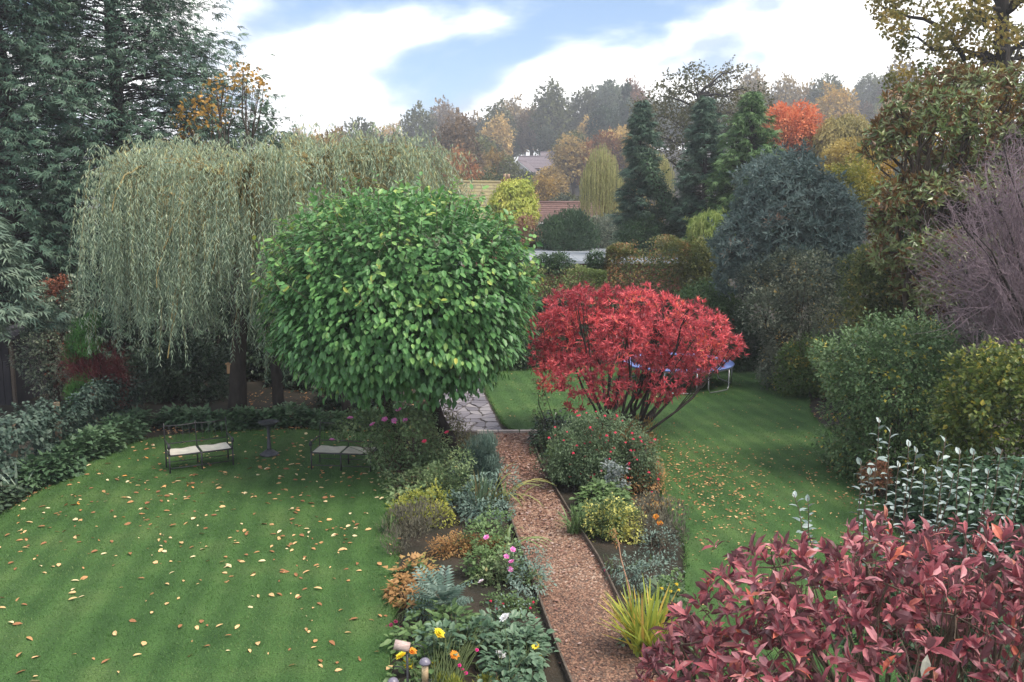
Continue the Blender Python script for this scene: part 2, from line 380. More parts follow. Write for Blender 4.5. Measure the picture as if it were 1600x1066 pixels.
def surf(name, cols, scale=6, rough=.8, bump=.3, detail=6, spec=.3, pos=None, stretch=None, metal=0, tint=False, bscale=None, scale2=None):
    """noise-mottled solid surface with fine relief"""
    m, n, l = _new(name); out = n.new('ShaderNodeOutputMaterial'); p = n.new('ShaderNodeBsdfPrincipled')
    tc = n.new('ShaderNodeTexCoord'); v = tc.outputs['Object']
    if stretch:
        mp = n.new('ShaderNodeMapping'); mp.inputs['Scale'].default_value = stretch; l.new(v, mp.inputs[0]); v = mp.outputs[0]
    no = n.new('ShaderNodeTexNoise'); no.inputs['Scale'].default_value = scale; no.inputs['Detail'].default_value = detail; no.inputs['Roughness'].default_value = .65; l.new(v, no.inputs['Vector'])
    fac = no.outputs[0]
    if tint:
        at = n.new('ShaderNodeAttribute'); at.attribute_name = 'tint'; ma = n.new('ShaderNodeMath'); ma.operation = 'MULTIPLY_ADD'
        l.new(no.outputs[0], ma.inputs[0]); ma.inputs[1].default_value = .5; 
        ms = n.new('ShaderNodeMath'); ms.operation = 'SUBTRACT'; l.new(at.outputs['Fac'], ms.inputs[0]); ms.inputs[1].default_value = .25
        l.new(ms.outputs[0], ma.inputs[2]); fac = ma.outputs[0]
    r = ramp(n, cols, pos or ([.3 + .4 * i / max(1, len(cols) - 1) for i in range(len(cols))] if not tint else None)); l.new(fac, r.inputs[0])
    l.new(r.outputs[0], p.inputs['Base Color']); p.inputs['Roughness'].default_value = rough; p.inputs['Specular IOR Level'].default_value = spec; p.inputs['Metallic'].default_value = metal
    if bump:
        n2 = n.new('ShaderNodeTexNoise'); n2.inputs['Scale'].default_value = bscale or scale * 4; n2.inputs['Detail'].default_value = 4; l.new(v, n2.inputs['Vector'])
        b = n.new('ShaderNodeBump'); b.inputs['Strength'].default_value = bump; b.inputs['Distance'].default_value = .02; l.new(n2.outputs[0], b.inputs['Height']); l.new(b.outputs[0], p.inputs['Normal'])
    l.new(p.outputs[0], out.inputs[0]); return m

M_bark = surf('bark_brown', [(.035, .026, .02), (.10, .075, .055)], 9, .9, .8, stretch=(1, 1, .25))
M_barkd = surf('bark_dark', [(.018, .014, .013), (.05, .042, .036)], 10, .9, .8, stretch=(1, 1, .3))
M_barky = surf('bark_willow', [(.17, .13, .05), (.34, .27, .11)], 9, .8, .5, stretch=(1, 1, .25))
M_twig = surf('twig_brown', [(.07, .05, .035), (.16, .12, .085)], 20, .85, .3)
M_soil = surf('soil', [(.018, .013, .011), (.05, .036, .028), (.085, .058, .042)], 5, .95, 1.0, detail=9, bscale=60)

# ------------------------------------------------------------------ terrain and ground surfaces
def sstep(t): t = np.clip(t, 0, 1); return t * t * (3 - 2 * t)
def hill_z(x, y):
    x = np.asarray(x, float); y = np.asarray(y, float); ys = np.maximum(y, 1.0)
    px = CX + F * x / ys
    H = np.interp(px, [-1500, 0, 300, 500, 700, 850, 1000, 1400, 2600], [3, 5, 7, 11, 16.5, 22, 25, 27, 30])
    return H * sstep((y - 78) / 200.0) + 1.2 * np.sin(x * .013 + 1) * np.sin(y * .017) * sstep((y - 78) / 60)
def build_ground():
    xs = np.concatenate([-np.geomspace(1500, 30, 24), np.linspace(-26, 26, 21), np.geomspace(30, 1500, 24)])
    ys = np.concatenate([np.linspace(-40, 60, 26), np.linspace(66, 300, 40), np.geomspace(315, 1800, 16)])
    Xg, Yg = np.meshgrid(xs, ys); Z = hill_z(Xg, Yg); V = np.stack([Xg, Yg, Z], -1).reshape(-1, 3)
    nx = len(xs); i, j = np.meshgrid(np.arange(len(ys) - 1), np.arange(nx - 1), indexing='ij'); a = (i * nx + j).ravel()
    m = surf('ground_earth', [(.014, .016, .009), (.03, .026, .018), (.055, .04, .028)], 1.4, .95, .8, detail=12, bscale=25)
    tag(obj('ground', [P_(V, np.stack([a, a + 1, a + nx + 1, a + nx], -1), s=True)], m), kind='structure')
build_ground()

def in_poly(P, poly):
    x, y = P[:, 0], P[:, 1]; ins = np.zeros(len(P), bool); n = len(poly)
    for i in range(n):
        (x1, y1), (x2, y2) = poly[i], poly[(i + 1) % n]
        c = ((y1 > y) != (y2 > y)) & (x < (x2 - x1) * (y - y1) / (y2 - y1 + 1e-12) + x1); ins ^= c
    return ins
def scatter(poly, n, rng):
    p = np.array(poly); lo, hi = p.min(0), p.max(0); out = np.zeros((0, 2))
    while len(out) < n:
        q = rng.uniform(lo, hi, (n * 2, 2)); out = np.concatenate([out, q[in_poly(q, poly)]])
    return out[:n]
def smooth_poly(p, it=2):
    p = np.array(p, float)
    for _ in range(it):
        q = np.roll(p, -1, 0); p = np.stack([.75 * p + .25 * q, .25 * p + .75 * q], 1).reshape(-1, 2)
    return p
def slab(poly, z0, z1):
    p = np.array(poly); n = len(p); V = np.concatenate([np.c_[p, np.full(n, z1)], np.c_[p, np.full(n, z0)]])
    i = np.arange(n); j = (i + 1) % n
    a = .5 * np.sum(p[:, 0] * np.roll(p[:, 1], -1) - np.roll(p[:, 0], -1) * p[:, 1])
    top = i if a > 0 else i[::-1]
    side = np.stack([i, i + n, j + n, j], -1)
    return P_(V, [top[None], side if a > 0 else side[:, ::-1]])

LAWN_L = smooth_poly([(-9.0, 2), (-9.05, 16), (-9.0, 20.2), (-7.6, 21.1), (-5, 21.4), (-2.75, 21.3), (-2.55, 19), (-2.15, 15.8), (-1.75, 13), (-1.45, 10), (-1.2, 6), (-1.2, 2)])
LAWN_R = smooth_poly([(-.1, 21.2), (-.45, 23.5), (-.9, 27.2), (-.7, 29.6), (1.5, 30.6), (6.5, 31.3), (8.4, 31), (9.0, 28.5), (8.9, 26), (7.8, 23), (7.8, 20), (7.3, 18), (6.6, 15), (5.6, 11), (5.2, 6), (5, 2),
                      (1.9, 2), (2.0, 9), (2.35, 11.6), (2.85, 13.7), (2.75, 15.8), (3.3, 19.2), (2.9, 20.8), (1.0, 21.2)])
def lawnmat():
    m, n, l = _new('lawn_grass'); out = n.new('ShaderNodeOutputMaterial'); p = n.new('ShaderNodeBsdfPrincipled'); tc = n.new('ShaderNodeTexCoord')
    def noise(s, d=5, v=None):
        q = n.new('ShaderNodeTexNoise'); q.inputs['Scale'].default_value = s; q.inputs['Detail'].default_value = d; l.new(v or tc.outputs['Object'], q.inputs['Vector']); return q.outputs[0]
    r1 = ramp(n, [(.042, .098, .028), (.06, .13, .037), (.09, .155, .05)], [.32, .5, .7]); l.new(noise(.9, 6), r1.inputs[0])
    # mowing stripes: the grass lies alternately towards and away
    mp = n.new('ShaderNodeMapping'); mp.inputs['Rotation'].default_value = (0, 0, math.radians(-9)); l.new(tc.outputs['Object'], mp.inputs[0])
    wv = n.new('ShaderNodeTexWave'); wv.inputs['Scale'].default_value = .62; wv.inputs['Distortion'].default_value = 1.6; wv.inputs['Detail'].default_value = 2; wv.inputs['Detail Scale'].default_value = .8; l.new(mp.outputs[0], wv.inputs['Vector'])
    rw = ramp(n, [(.88, .90, .89), (1.14, 1.12, 1.07)], [.25, .8]); l.new(wv.outputs['Fac'], rw.inputs[0])
    m1 = n.new('ShaderNodeMix'); m1.data_type = 'RGBA'; m1.blend_type = 'MULTIPLY'; m1.inputs[0].default_value = 1; l.new(r1.outputs[0], m1.inputs[6]); l.new(rw.outputs[0], m1.inputs[7])
    rf = ramp(n, [(.6, .6, .6), (1.4, 1.4, 1.35)], [.3, .7]); l.new(noise(45, 4), rf.inputs[0])
    m2 = n.new('ShaderNodeMix'); m2.data_type = 'RGBA'; m2.blend_type = 'MULTIPLY'; m2.inputs[0].default_value = 1; l.new(m1.outputs[2], m2.inputs[6]); l.new(rf.outputs[0], m2.inputs[7])
    # worn, mossy, earthy patches
    rb = ramp(n, [(0, 0, 0), (1, 1, 1)], [.66, .8]); l.new(noise(.45, 7), rb.inputs[0])
    m3 = n.new('ShaderNodeMix'); m3.data_type = 'RGBA'; l.new(rb.outputs[0], m3.inputs[0]); l.new(m2.outputs[2], m3.inputs[6]); m3.inputs[7].default_value = (.07, .085, .025, 1)
    l.new(m3.outputs[2], p.inputs['Base Color']); p.inputs['Roughness'].default_value = .8; p.inputs['Specular IOR Level'].default_value = .2
    b = n.new('ShaderNodeBump'); b.inputs['Strength'].default_value = .9; b.inputs['Distance'].default_value = .04; l.new(noise(70, 5), b.inputs['Height']); l.new(b.outputs[0], p.inputs['Normal'])
    l.new(p.outputs[0], out.inputs[0])
    return m
M_lawn = lawnmat()
lawn_l = tag(obj('lawn', [slab(LAWN_L, -.02, .045)], M_lawn), kind='structure')
lawn_r = tag(obj('lawn', [slab(LAWN_R, -.02, .045)], M_lawn), kind='structure')
M_grass = leafmat('grass_blades', [(.035, .08, .02), (.055, .115, .03), (.09, .135, .045)], .6, .3)
def grass(poly, n, seed, z=.045):
    rng = np.random.default_rng(seed); p = scatter(poly, n, rng)
    keep = (p[:, 1] > 7.5); p = p[keep]; n = len(p)
    b = np.c_[p, np.full(n, z - .005)]; h = rng.uniform(.015, .04, n); a = rng.uniform(0, 6.28, n)
    w = np.stack([np.cos(a), np.sin(a), 0 * a], -1) * rng.uniform(.004, .009, n)[:, None]
    tip = b + np.stack([rng.normal(0, .018, n), rng.normal(0, .018, n), h], -1)
    V = np.stack([b - w, b + w, tip], 1).reshape(-1, 3)
    t = np.clip(vnoise(b, 1.2, seed) * .6 + rng.random(n) * .5, 0, 1)
    return P_(V, np.arange(3 * n).reshape(-1, 3), t=np.repeat(t, 3))
def edge_grass(poly, n, seed):          # longer tufts hanging over the cut edge
    rng = np.random.default_rng(seed); p = np.array(poly); q = np.roll(p, -1, 0); ln = np.linalg.norm(q - p, axis=1); i = rng.choice(len(p), n, p=ln / ln.sum()); u = rng.random((n, 1))
    c = p[i] * (1 - u) + q[i] * u + rng.normal(0, .025, (n, 2)); b = np.c_[c, np.full(n, .02)]
    w = rng.normal(0, .006, (n, 3)); tip = b + np.stack([rng.normal(0, .04, n), rng.normal(0, .04, n), rng.uniform(.03, .09, n)], -1)
    return P_(np.stack([b - w, b + w, tip], 1).reshape(-1, 3), np.arange(3 * n).reshape(-1, 3), t=np.repeat(rng.random(n), 3))
tag(obj('lawn_grass_blades', [grass(LAWN_L, 110000, 1), edge_grass(LAWN_L, 9000, 5)], M_grass), 'short mown grass blades of the striped left lawn', 'grass', kind='stuff')
tag(obj('lawn_grass_blades', [grass(LAWN_R, 60000, 2), edge_grass(LAWN_R, 9000, 6)], M_grass), 'short mown grass blades of the lawn with the trampoline', 'grass', kind='stuff')

# gravel path with timber edging
PL = np.array([(-.47, 21.05), (-.33, 18.1), (-.1, 15.5), (.2, 13), (.45, 11), (.58, 10), (.95, 7.5), (1.1, 5)])
PR = np.array([(.43, 21.05), (.63, 18.1), (.98, 15.5), (1.34, 13), (1.52, 11), (1.66, 10), (1.95, 7.5), (2.1, 5)])
PATH = np.concatenate([PL, PR[::-1]])
M_gravel = surf('gravel_bed', [(.07, .045, .034), (.17, .11, .085), (.26, .18, .14)], 40, .9, 1.0, detail=8, bscale=90)
tag(obj('gravel_path', [slab(PATH, -.03, .012)], M_gravel), kind='structure')
M_peb = surf('gravel_stones', [(.06, .036, .03), (.20, .105, .07), (.31, .19, .13), (.45, .36, .29)], 30, .75, .2, tint=True)
def pebbles(poly, n, seed):
    rng = np.random.default_rng(seed); p = scatter(poly, n, rng)
    r = rng.uniform(.009, .022, n) * np.where(p[:, 1] > 14, 1.25, 1); c = np.c_[p, np.full(n, .012) + r * .3]
    o = np.array([(1, 0, 0), (0, 1, 0), (-1, 0, 0), (0, -1, 0), (0, 0, .75), (0, 0, -.6)], float)
    a = rng.uniform(0, 6.28, n); ca, sa = np.cos(a), np.sin(a)
    s = np.stack([r * rng.uniform(.8, 1.5, n), r * rng.uniform(.6, 1.1, n), r * rng.uniform(.6, 1.1, n)], -1)
    v = o[None] * s[:, None] * rng.uniform(.8, 1.2, (n, 6, 1))
    V = np.stack([v[..., 0] * ca[:, None] - v[..., 1] * sa[:, None], v[..., 0] * sa[:, None] + v[..., 1] * ca[:, None], v[..., 2]], -1) + c[:, None]
    f = np.array([(0, 1, 4), (1, 2, 4), (2, 3, 4), (3, 0, 4)])
    return P_(V.reshape(-1, 3), (f[None] + (np.arange(n) * 6)[:, None, None]).reshape(-1, 3), t=np.repeat(np.clip(.65 * rng.random(n) + .5 * vnoise(c, 1.6, 5) - .06, 0, 1), 6), s=True)
tag(obj('loose_gravel', [pebbles(PATH, 28000, 4)], M_peb), 'loose brown and tan gravel covering the garden path', 'gravel', kind='stuff')
M_timber = surf('timber_edging_wood', [(.06, .045, .035), (.15, .12, .095)], 8, .85, .4, stretch=(6, 1, 6))
for side, E, lab in (('l', PL, 'thin weathered timber edging board on the rose bed side of gravel path'), ('r', PR, 'thin weathered timber edging board on the fuchsia side of gravel path')):
    t = thing('path_edging', lab, 'edging', (*E[3], 0), 'timber edging of the gravel path')
    for k in range(len(E) - 1):
        a, b = E[k], E[k + 1]; d = b - a; ln = np.hypot(*d)
        obj('edging_board', [box(((a[0] + b[0]) / 2, (a[1] + b[1]) / 2, .035), (ln - .015, .028, .13), 0, math.atan2(d[1], d[0]), bevel=.004)], M_timber, t)
M_stone_p = surf('pale_stone', [(.38, .34, .32), (.55, .5, .47)], 7, .8, .4)
st = thing('stone_step', 'pale stone edging strip across the top of gravel path', 'step', (.0, 21.14, 0))
for k in range(4): obj('edging_stone', [box((-.6 + k * .52, 21.15 + .005 * k, .03), (.50, .09, .1), 0, .01 * k, bevel=.008)], M_stone_p, st)

# crazy paving: irregular stones, each one built
M_pave = surf('paving_slate', [(.13, .12, .14), (.21, .195, .22), (.27, .25, .26)], 3, .7, .5, tint=True, bscale=14)
PAV = [(-1.65, 21.25), (-.2, 21.25), (-.5, 23.5), (-.98, 27.2), (-1.0, 28.6), (-2.5, 28.6), (-2.4, 27), (-2.1, 24)]
pave = tag(obj('paved_path', [slab(PAV, -.03, .008)], surf('paving_mortar', [(.05, .043, .04), (.1, .085, .075)], 12, .95, .6)), kind='structure')
def crazy_paving():
    rng = np.random.default_rng(12); rows = np.linspace(21.28, 28.5, 17); poly = np.array(PAV)
    def xl(y): return np.interp(y, [21.25, 24, 27, 28.6], [-1.62, -2.07, -2.37, -2.45])
    def xr(y): return np.interp(y, [21.25, 23.5, 27.2, 28.6], [-.23, -.52, -1.0, -1.02])
    nx = 4; grid = {}
    for i, y in enumerate(rows):
        sh = rng.uniform(-.35, .35)
        for j in range(nx + 1):
            u = j / nx + (sh + rng.uniform(-.3, .3)) / nx * (0 < j < nx); yy = y + rng.uniform(-.12, .12) * (0 < i < len(rows) - 1)
            grid[i, j] = np.array([xl(yy) + (xr(yy) - xl(yy)) * u, yy])
    for i in range(len(rows) - 1):
        for j in range(nx):
            q = np.array([grid[i, j], grid[i, j + 1], grid[i + 1, j + 1], grid[i + 1, j]])
            pieces = [q]
            if rng.random() < .35: pieces = [q[[0, 1, 2]], q[[0, 2, 3]]]
            for pc in pieces:
                c = pc.mean(0); e = np.roll(pc, -1, 0)
                pts = np.stack([pc * .86 + e * .14, pc * .5 + e * .5 + rng.normal(0, .015, pc.shape), pc * .14 + e * .86], 1).reshape(-1, 2)
                v = pts - c; pts = c + v * (1 - .022 / np.maximum(np.linalg.norm(v, axis=1, keepdims=True), .05))
                z = .028 + rng.uniform(-.006, .008); s = slab(pts, 0, z)
                obj('paving_stone', [(s[0], s[1], 0, rng.random(), False)], M_pave, pave)
crazy_paving()

# ------------------------------------------------------------------ plant builders
def plant(name, label, cat, base, fol, mats, wood=None, wmat=None, group=None, fname='foliage', wname='trunk'):
    t = thing(name, label, cat, base, group)
    if wood: obj(wname, wood, wmat or M_bark, t)
    obj(fname, fol, mats, t, kind='stuff')
    return t
def base_under(lb, y=None):
    c = np.average(lb[:, :3], axis=0, weights=lb[:, 3] ** 2); yy = y if y is not None else c[1]
    return np.array([c[0], yy, float(hill_z(c[0], yy))])
def skirt(lb, k=.5, f=1.05):
    hang = lb[lb[:, 2] - lb[:, 3] > .12]; s_ = hang.copy(); s_[:, 2] = np.maximum(hang[:, 2] * k, hang[:, 3] * .55); s_[:, 3] *= f
    s2 = s_.copy(); s2[:, 2] = np.maximum(s_[:, 2] * k, s_[:, 3] * .4); s2[:, 3] *= .9
    return np.concatenate([lb, s_] + ([s2] if len(hang) and hang[:, 2].max() > 1.6 else []))
def bush(name, label, cat, lb, mat, L, W, tpl='dia', mode='out', seed=0, base=None, nst=16, wmat=None, tree=None, group=None, **k):
    if cat == 'shrub' and len(lb) and lb[:, 1].mean() < 40:
        low = lb[np.argsort(lb[:, 2])[: max(4, len(lb) // 3)]]; lb = np.concatenate([lb, skirt(low)[len(low):]]) if len(low) else lb
    b = base if base is not None else base_under(lb)
    w = branches(b, lb, tree, seed) if tree else stems(b, lb, .02, nst, seed, .25)
    return plant(name, label, cat, b, foliage(lb, L, W, tpl, mode, seed=seed, **k), mat, w, wmat or M_bark, group, 'crown' if tree else 'foliage', 'trunk' if tree else 'stems')
LEAFM = {}
def big_leaves(parent, X, D, N, L, W, t, tpl, mat, vis, k=300, name='leaf'):
    """the k leaves that show largest become leaf objects of their own; returns the mask of the rest"""
    D = nrm(D); S = nrm(np.cross(N, D)); N2 = np.cross(D, S)
    c = np.array([0, 0, HCAM]) - X; dist = np.linalg.norm(c, axis=1); fac = np.abs((N2 * c).sum(1)) / dist
    sc = L * W * fac / dist ** 2 * vis; idx = np.argsort(-sc)[:k]; idx = idx[sc[idx] > 0]
    off = np.array(parent.location)
    for i in idx:
        b = int(np.clip(t[i] * 8, 0, 7)); key = (tpl, mat.name, b)
        if key not in LEAFM:
            v, fs = T[tpl]; LEAFM[key] = mesh('leaf', [(v, fs, 0, (b + .5) / 8, False)], [mat])
        M = np.eye(4); M[:3, 0] = D[i] * L[i]; M[:3, 1] = S[i] * W[i]; M[:3, 2] = N2[i] * L[i]; M[:3, 3] = X[i] - off
        link(name, LEAFM[key], parent, Matrix(M.tolist()))
    rest = np.ones(len(X), bool); rest[idx] = False
    return rest
def inframe(X, m=10):
    v = X - np.array([0, 0, HCAM]); y = v[:, 1] * _cp - v[:, 2] * _sp; u = v[:, 1] * _sp + v[:, 2] * _cp
    px = CX + F * v[:, 0] / np.maximum(y, .1); py = CY - F * u / np.maximum(y, .1)
    return (y > .2) & (px > m) & (px < 1600 - m) & (py > m) & (py < 1066 - m), px, py

# ---- the wooded hill: every tree its own object, colours by kind
M_far = leafmat('far_tree_leaves', [(.6, .6, .6), (1.25, 1.25, 1.25), (2.0, 1.9, 1.75)], .7, .3, .15, objcol=True)
FARM = []
def far_templates():
    for i in range(7):
        rng = np.random.default_rng(100 + i); conic = i >= 5
        if conic:
            zz = rng.uniform(-1, 1.35, 26); w = (1.4 - zz) / 2.4 * .72; a = rng.uniform(0, 6.28, 26)
            lb = np.stack([np.cos(a) * w * .6, np.sin(a) * w * .6, zz, .22 + .25 * w], -1)
        else:
            nl = 16 + 2 * i; k = np.arange(nl) + .5; z = 1 - 1.75 * k / nl; ph = k * 2.4 + i
            D = np.stack([np.sqrt(np.maximum(0, 1 - z * z)) * np.cos(ph), np.sqrt(np.maximum(0, 1 - z * z)) * np.sin(ph), z], -1)
            r = rng.uniform(.26, .46, nl); lb = np.c_[D * (1 - r * .8)[:, None] * np.array([1, 1, .95 + .1 * i]) * rng.uniform(.8, 1.15, (nl, 1)), r]
        cr = mesh('crown', foliage(lb, .15, .1, 'dia', 'droop' if conic else 'out', n=2300, seed=i, inner=.25), [M_far])
        cr2 = mesh('crown', foliage(lb, .075, .05, 'dia', 'droop' if conic else 'out', n=5200, seed=i, inner=.2), [M_far])
        tr = mesh('trunk', branches((0, 0, -1.9), lb, .09, i, 9, twigs=1, sides=5), [M_bark])
        FARM.append((cr, tr, cr2))
far_templates()
FAR_N = [0]
def far_tree(px, d, r, kind, col, label, group, tall=1.0, y=None, fine=False, sx=1.0, zb=None):
    x = (px - CX) / F * d; z = float(hill_z(x, d)) if zb is None else zb
    t = thing('hill_tree', label, 'tree', (x, d, z), group, rz=(FAR_N[0] * 1.7) % 6.28); FAR_N[0] += 1
    cr, tr, cr2 = FARM[kind]
    for nm, me in (('crown', cr2 if fine else cr), ('trunk', tr)):
        o = link(nm, me, t); o.scale = (r * sx, r * sx, r * tall); o.location = (0, 0, r * tall * 1.85); o.color = (*col, 1)
    return t
KINDS = [('olive green', (.085, .095, .035), (0, 1, 2, 3)), ('golden yellow', (.26, .175, .045), (1, 2, 4)), ('rust brown', (.20, .095, .04), (0, 3, 4)),
         ('dark green', (.04, .065, .04), (0, 2, 5, 6)), ('dull brown', (.13, .09, .05), (1, 3, 4)), ('grey green', (.08, .10, .07), (0, 1, 4)), ('pale gold', (.30, .22, .09), (2, 3))]
def hillside():
    rng = np.random.default_rng(21)
    rows = [(96, 2.3, 'at the foot of the wooded hill'), (118, 2.7, 'on the lower slope of the wooded hill'), (142, 3.3, 'on the lower slope of the wooded hill'), (168, 3.8, 'halfway up the wooded hill'),
            (196, 4.2, 'halfway up the wooded hill'), (236, 4.6, 'on the upper slope above the hillside houses'), (262, 4.8, 'on the upper slope above the hillside houses'), (290, 5.2, 'on the skyline of the wooded hill')]
    for d, r, where in rows:
        step = 1.0 * r * F / d; px = 430 + rng.uniform(0, step)
        while px < 1400:
            dd = d + rng.uniform(-9, 9); rr = r * rng.uniform(.65, 1.25)
            x = (px - CX) / F * dd
            if 90 < dd < 130 and 745 < px < 900: rr *= .75
            if not (160 < dd < 195 and 765 < px < 890) and not (1015 < px < 1180 and d < 250):
                nm, col, ks = KINDS[rng.choice(len(KINDS), p=[.32, .20, .08, .08, .08, .14, .10])]
                k = ks[rng.integers(len(ks))]; br = rng.choice([.8, 1.0, 1.35]); c = np.array(col) * br; sz = 'small' if rr < .85 * r else 'large' if rr > 1.08 * r else 'middling'; tl = rng.choice([.82, 1.0, 1.22])
                sh = f"{sz} {({.8: 'deep', 1.0: '', 1.35: 'pale'}[float(br)] + ' ' + nm).strip()} {'conical' if k >= 5 else {.82: 'low', 1.0: 'round', 1.22: 'tall'}[float(tl)]}"
                far_tree(px, dd, rr * (.7 if k >= 5 else 1), k, c, f'{sh} tree {where}', 'trees on the wooded hill', 1.5 if k >= 5 else float(tl))
            px += step * rng.uniform(.7, 1.3)
hillside()

# ---- houses
M_brick = surf('brick_red', [(.14, .055, .045), (.24, .10, .075)], 18, .9, .3)
M_render = surf('white_render', [(.6, .58, .56), (.75, .74, .72)], 3, .85, .15)
M_tile = surf('roof_tiles_brown', [(.10, .058, .05), (.19, .11, .095)], 5, .85, .5, stretch=(1, 1, 1))
M_tilep = surf('roof_tiles_mauve', [(.14, .115, .13), (.24, .2, .22)], 4, .85, .4)
M_lichen = surf('mossy_tiles', [(.17, .14, .10), (.30, .26, .12)], 3, .9, .5)
M_glass = surf('window_glass', [(.02, .025, .03), (.05, .055, .06)], 1, .08, 0, spec=.6)
M_whitep = surf('white_paint', [(.72, .72, .72), (.82, .82, .81)], 4, .6, .1)
M_pot = surf('chimney_pot_clay', [(.32, .2, .13), (.5, .36, .26)], 6, .85, .2)
def house(label, c, w, dp, hw, hr, rz, wallm, roofm, chim=(), courses=12, group=None, win=2, name='brick_house'):
    """gabled house: ridge along local x; roof laid in stepped tile courses"""
    t = thing(name, label, 'house', c, group, rz=rz)
    hx, hy = w / 2, dp / 2
    V = np.array([(-hx, -hy, 0), (hx, -hy, 0), (hx, hy, 0), (-hx, hy, 0), (-hx, -hy, hw), (hx, -hy, hw), (hx, hy, hw), (-hx, hy, hw), (-hx, 0, hw + hr - .12), (hx, 0, hw + hr - .12)])
    obj('wall', [P_(V, [np.array([(0, 1, 5, 4), (2, 3, 7, 6)]), np.array([(1, 2, 6, 9, 5), (3, 0, 4, 8, 7)])])], wallm, t, world=False)
    parts = []; ov = .35; th = .06
    for s in (-1, 1):
        for k in range(courses):
            u0, u1 = k / courses, (k + 1) / courses
            y0, z0 = s * (hy + ov) * (1 - u0), hw - ov * hr / hy + (hr + ov * hr / hy) * u0
            y1, z1 = s * (hy + ov) * (1 - u1), hw - ov * hr / hy + (hr + ov * hr / hy) * u1
            a, b = -hx - ov, hx + ov
            v = np.array([(a, y0, z0 + th), (b, y0, z0 + th), (b, y1, z1 + .012), (a, y1, z1 + .012), (a, y0, z0 - .03), (b, y0, z0 - .03), (b, y1, z1 - .05), (a, y1, z1 - .05)])
            parts.append(P_(v, np.array([(0, 1, 2, 3), (4, 7, 6, 5), (0, 4, 5, 1), (0, 3, 7, 4), (1, 5, 6, 2)])))
    rf = obj('roof', parts, roofm, t, world=False)
    obj('ridge_tiles', [tube([(-hx - ov, 0, hw + hr + .03), (hx + ov, 0, hw + hr + .03)], .13, 8)], roofm, rf, world=False)
    for s in (-1, 1):
        for q in (-1, 1):
            obj('bargeboard', [P_(np.array([(s * (hx + ov + .03), q * (hy + ov), hw - ov * hr / hy - .06), (s * (hx + ov + .03), 0, hw + hr - .06), (s * (hx + ov + .03), 0, hw + hr - .3), (s * (hx + ov + .03), q * (hy + ov), hw - ov * hr / hy - .3),
                 (s * (hx + ov - .02), q * (hy + ov), hw - ov * hr / hy - .06), (s * (hx + ov - .02), 0, hw + hr - .06), (s * (hx + ov - .02), 0, hw + hr - .3), (s * (hx + ov - .02), q * (hy + ov), hw - ov * hr / hy - .3)]),
                 np.array([(0, 1, 2, 3), (4, 7, 6, 5), (0, 4, 5, 1), (3, 2, 6, 7)]))], M_whitep, rf, world=False)
    for cx_, cy_, cw, top in chim:
        ch = obj('chimney', [box((cx_, cy_, (hw + top) / 2), (cw, cw * .75, top - hw)), box((cx_, cy_, top + .06), (cw + .14, cw * .75 + .14, .12))], M_brick, rf, world=False)
        for q in (-1, 1): obj('chimney_pot', [lathe((cx_ + q * cw * .22, cy_, top + .12), [(.13, 0), (.11, .25), (.13, .4)], 10)], M_pot, rf, world=False)
    for s in (-1, 1):
        for k in range(win):
            for z in ([1.5] if hw < 3.5 else [1.4, 4.0]):
                x = -hx + (k + .5) * w / win
                wd = obj('window', [box((x, s * (hy + .02), z), (1.3, .1, 1.2))], M_whitep, t, world=False)
                for q in (-1, 1): obj('pane', [box((x + q * .3, s * (hy + .075), z), (.54, .02, 1.06))], M_glass, wd, world=False)
    for k, z in enumerate([1.5] if hw < 3.5 else [1.4, 4.0]):
        for s in (-1, 1):
            wd = obj('window', [box((s * (hx + .02), 0, z), (.1, 1.3, 1.2))], M_whitep, t, world=False)
            obj('pane', [box((s * (hx + .075), 0, z), (.02, 1.16, 1.06))], M_glass, wd, world=False)
    return t
pA = A(728, 320, 70)
house('brick house with mossy roof and two chimneys behind round green tree', (pA[0], 71, 0), 8.5, 7.0, 4.9, 2.9, .35, M_brick, M_lichen, [(-1.6, -.3, .85, 8.9), (2.8, -1.6, .7, 7.9)])
pB = A(866, 330, 78)
house('house with brown tiled roof behind the lime-yellow tree', (pB[0] + .3, 79, 0), 7.5, 6.4, 4.0, 2.3, .06, M_brick, M_tile, [], 14)
for px, d, w, rz, lab in ((782, 176, 6.5, .5, 'small gabled house low among the hillside trees'), (845, 180, 8.5, -.15, 'long mauve-roofed house on the hillside beside gabled wing'), (816, 175, 5, 1.25, 'narrow white-gabled wing of the hillside terrace'), (704, 222, 7, .3, 'small white house glimpsed between trees near the hilltop'), (870, 186, 6.5, .1, 'mauve-roofed house at the end of hillside terrace')):
    x = (px - CX) / F * d
    house(lab, (x, d, float(hill_z(x, d)) + .6), w, 5.5, 2.6, 2.2, rz, M_render if w < 8 else M_brick, M_tilep, [], 8, 'houses on the wooded hill', win=3)
    obj('foundation', [box((0, 0, -1.6), (w - .3, 5.2, 3.2))], M_brick, bpy.data.objects[-1] if False else [o for o in COL.objects if o.get('label') == lab][0], world=False)

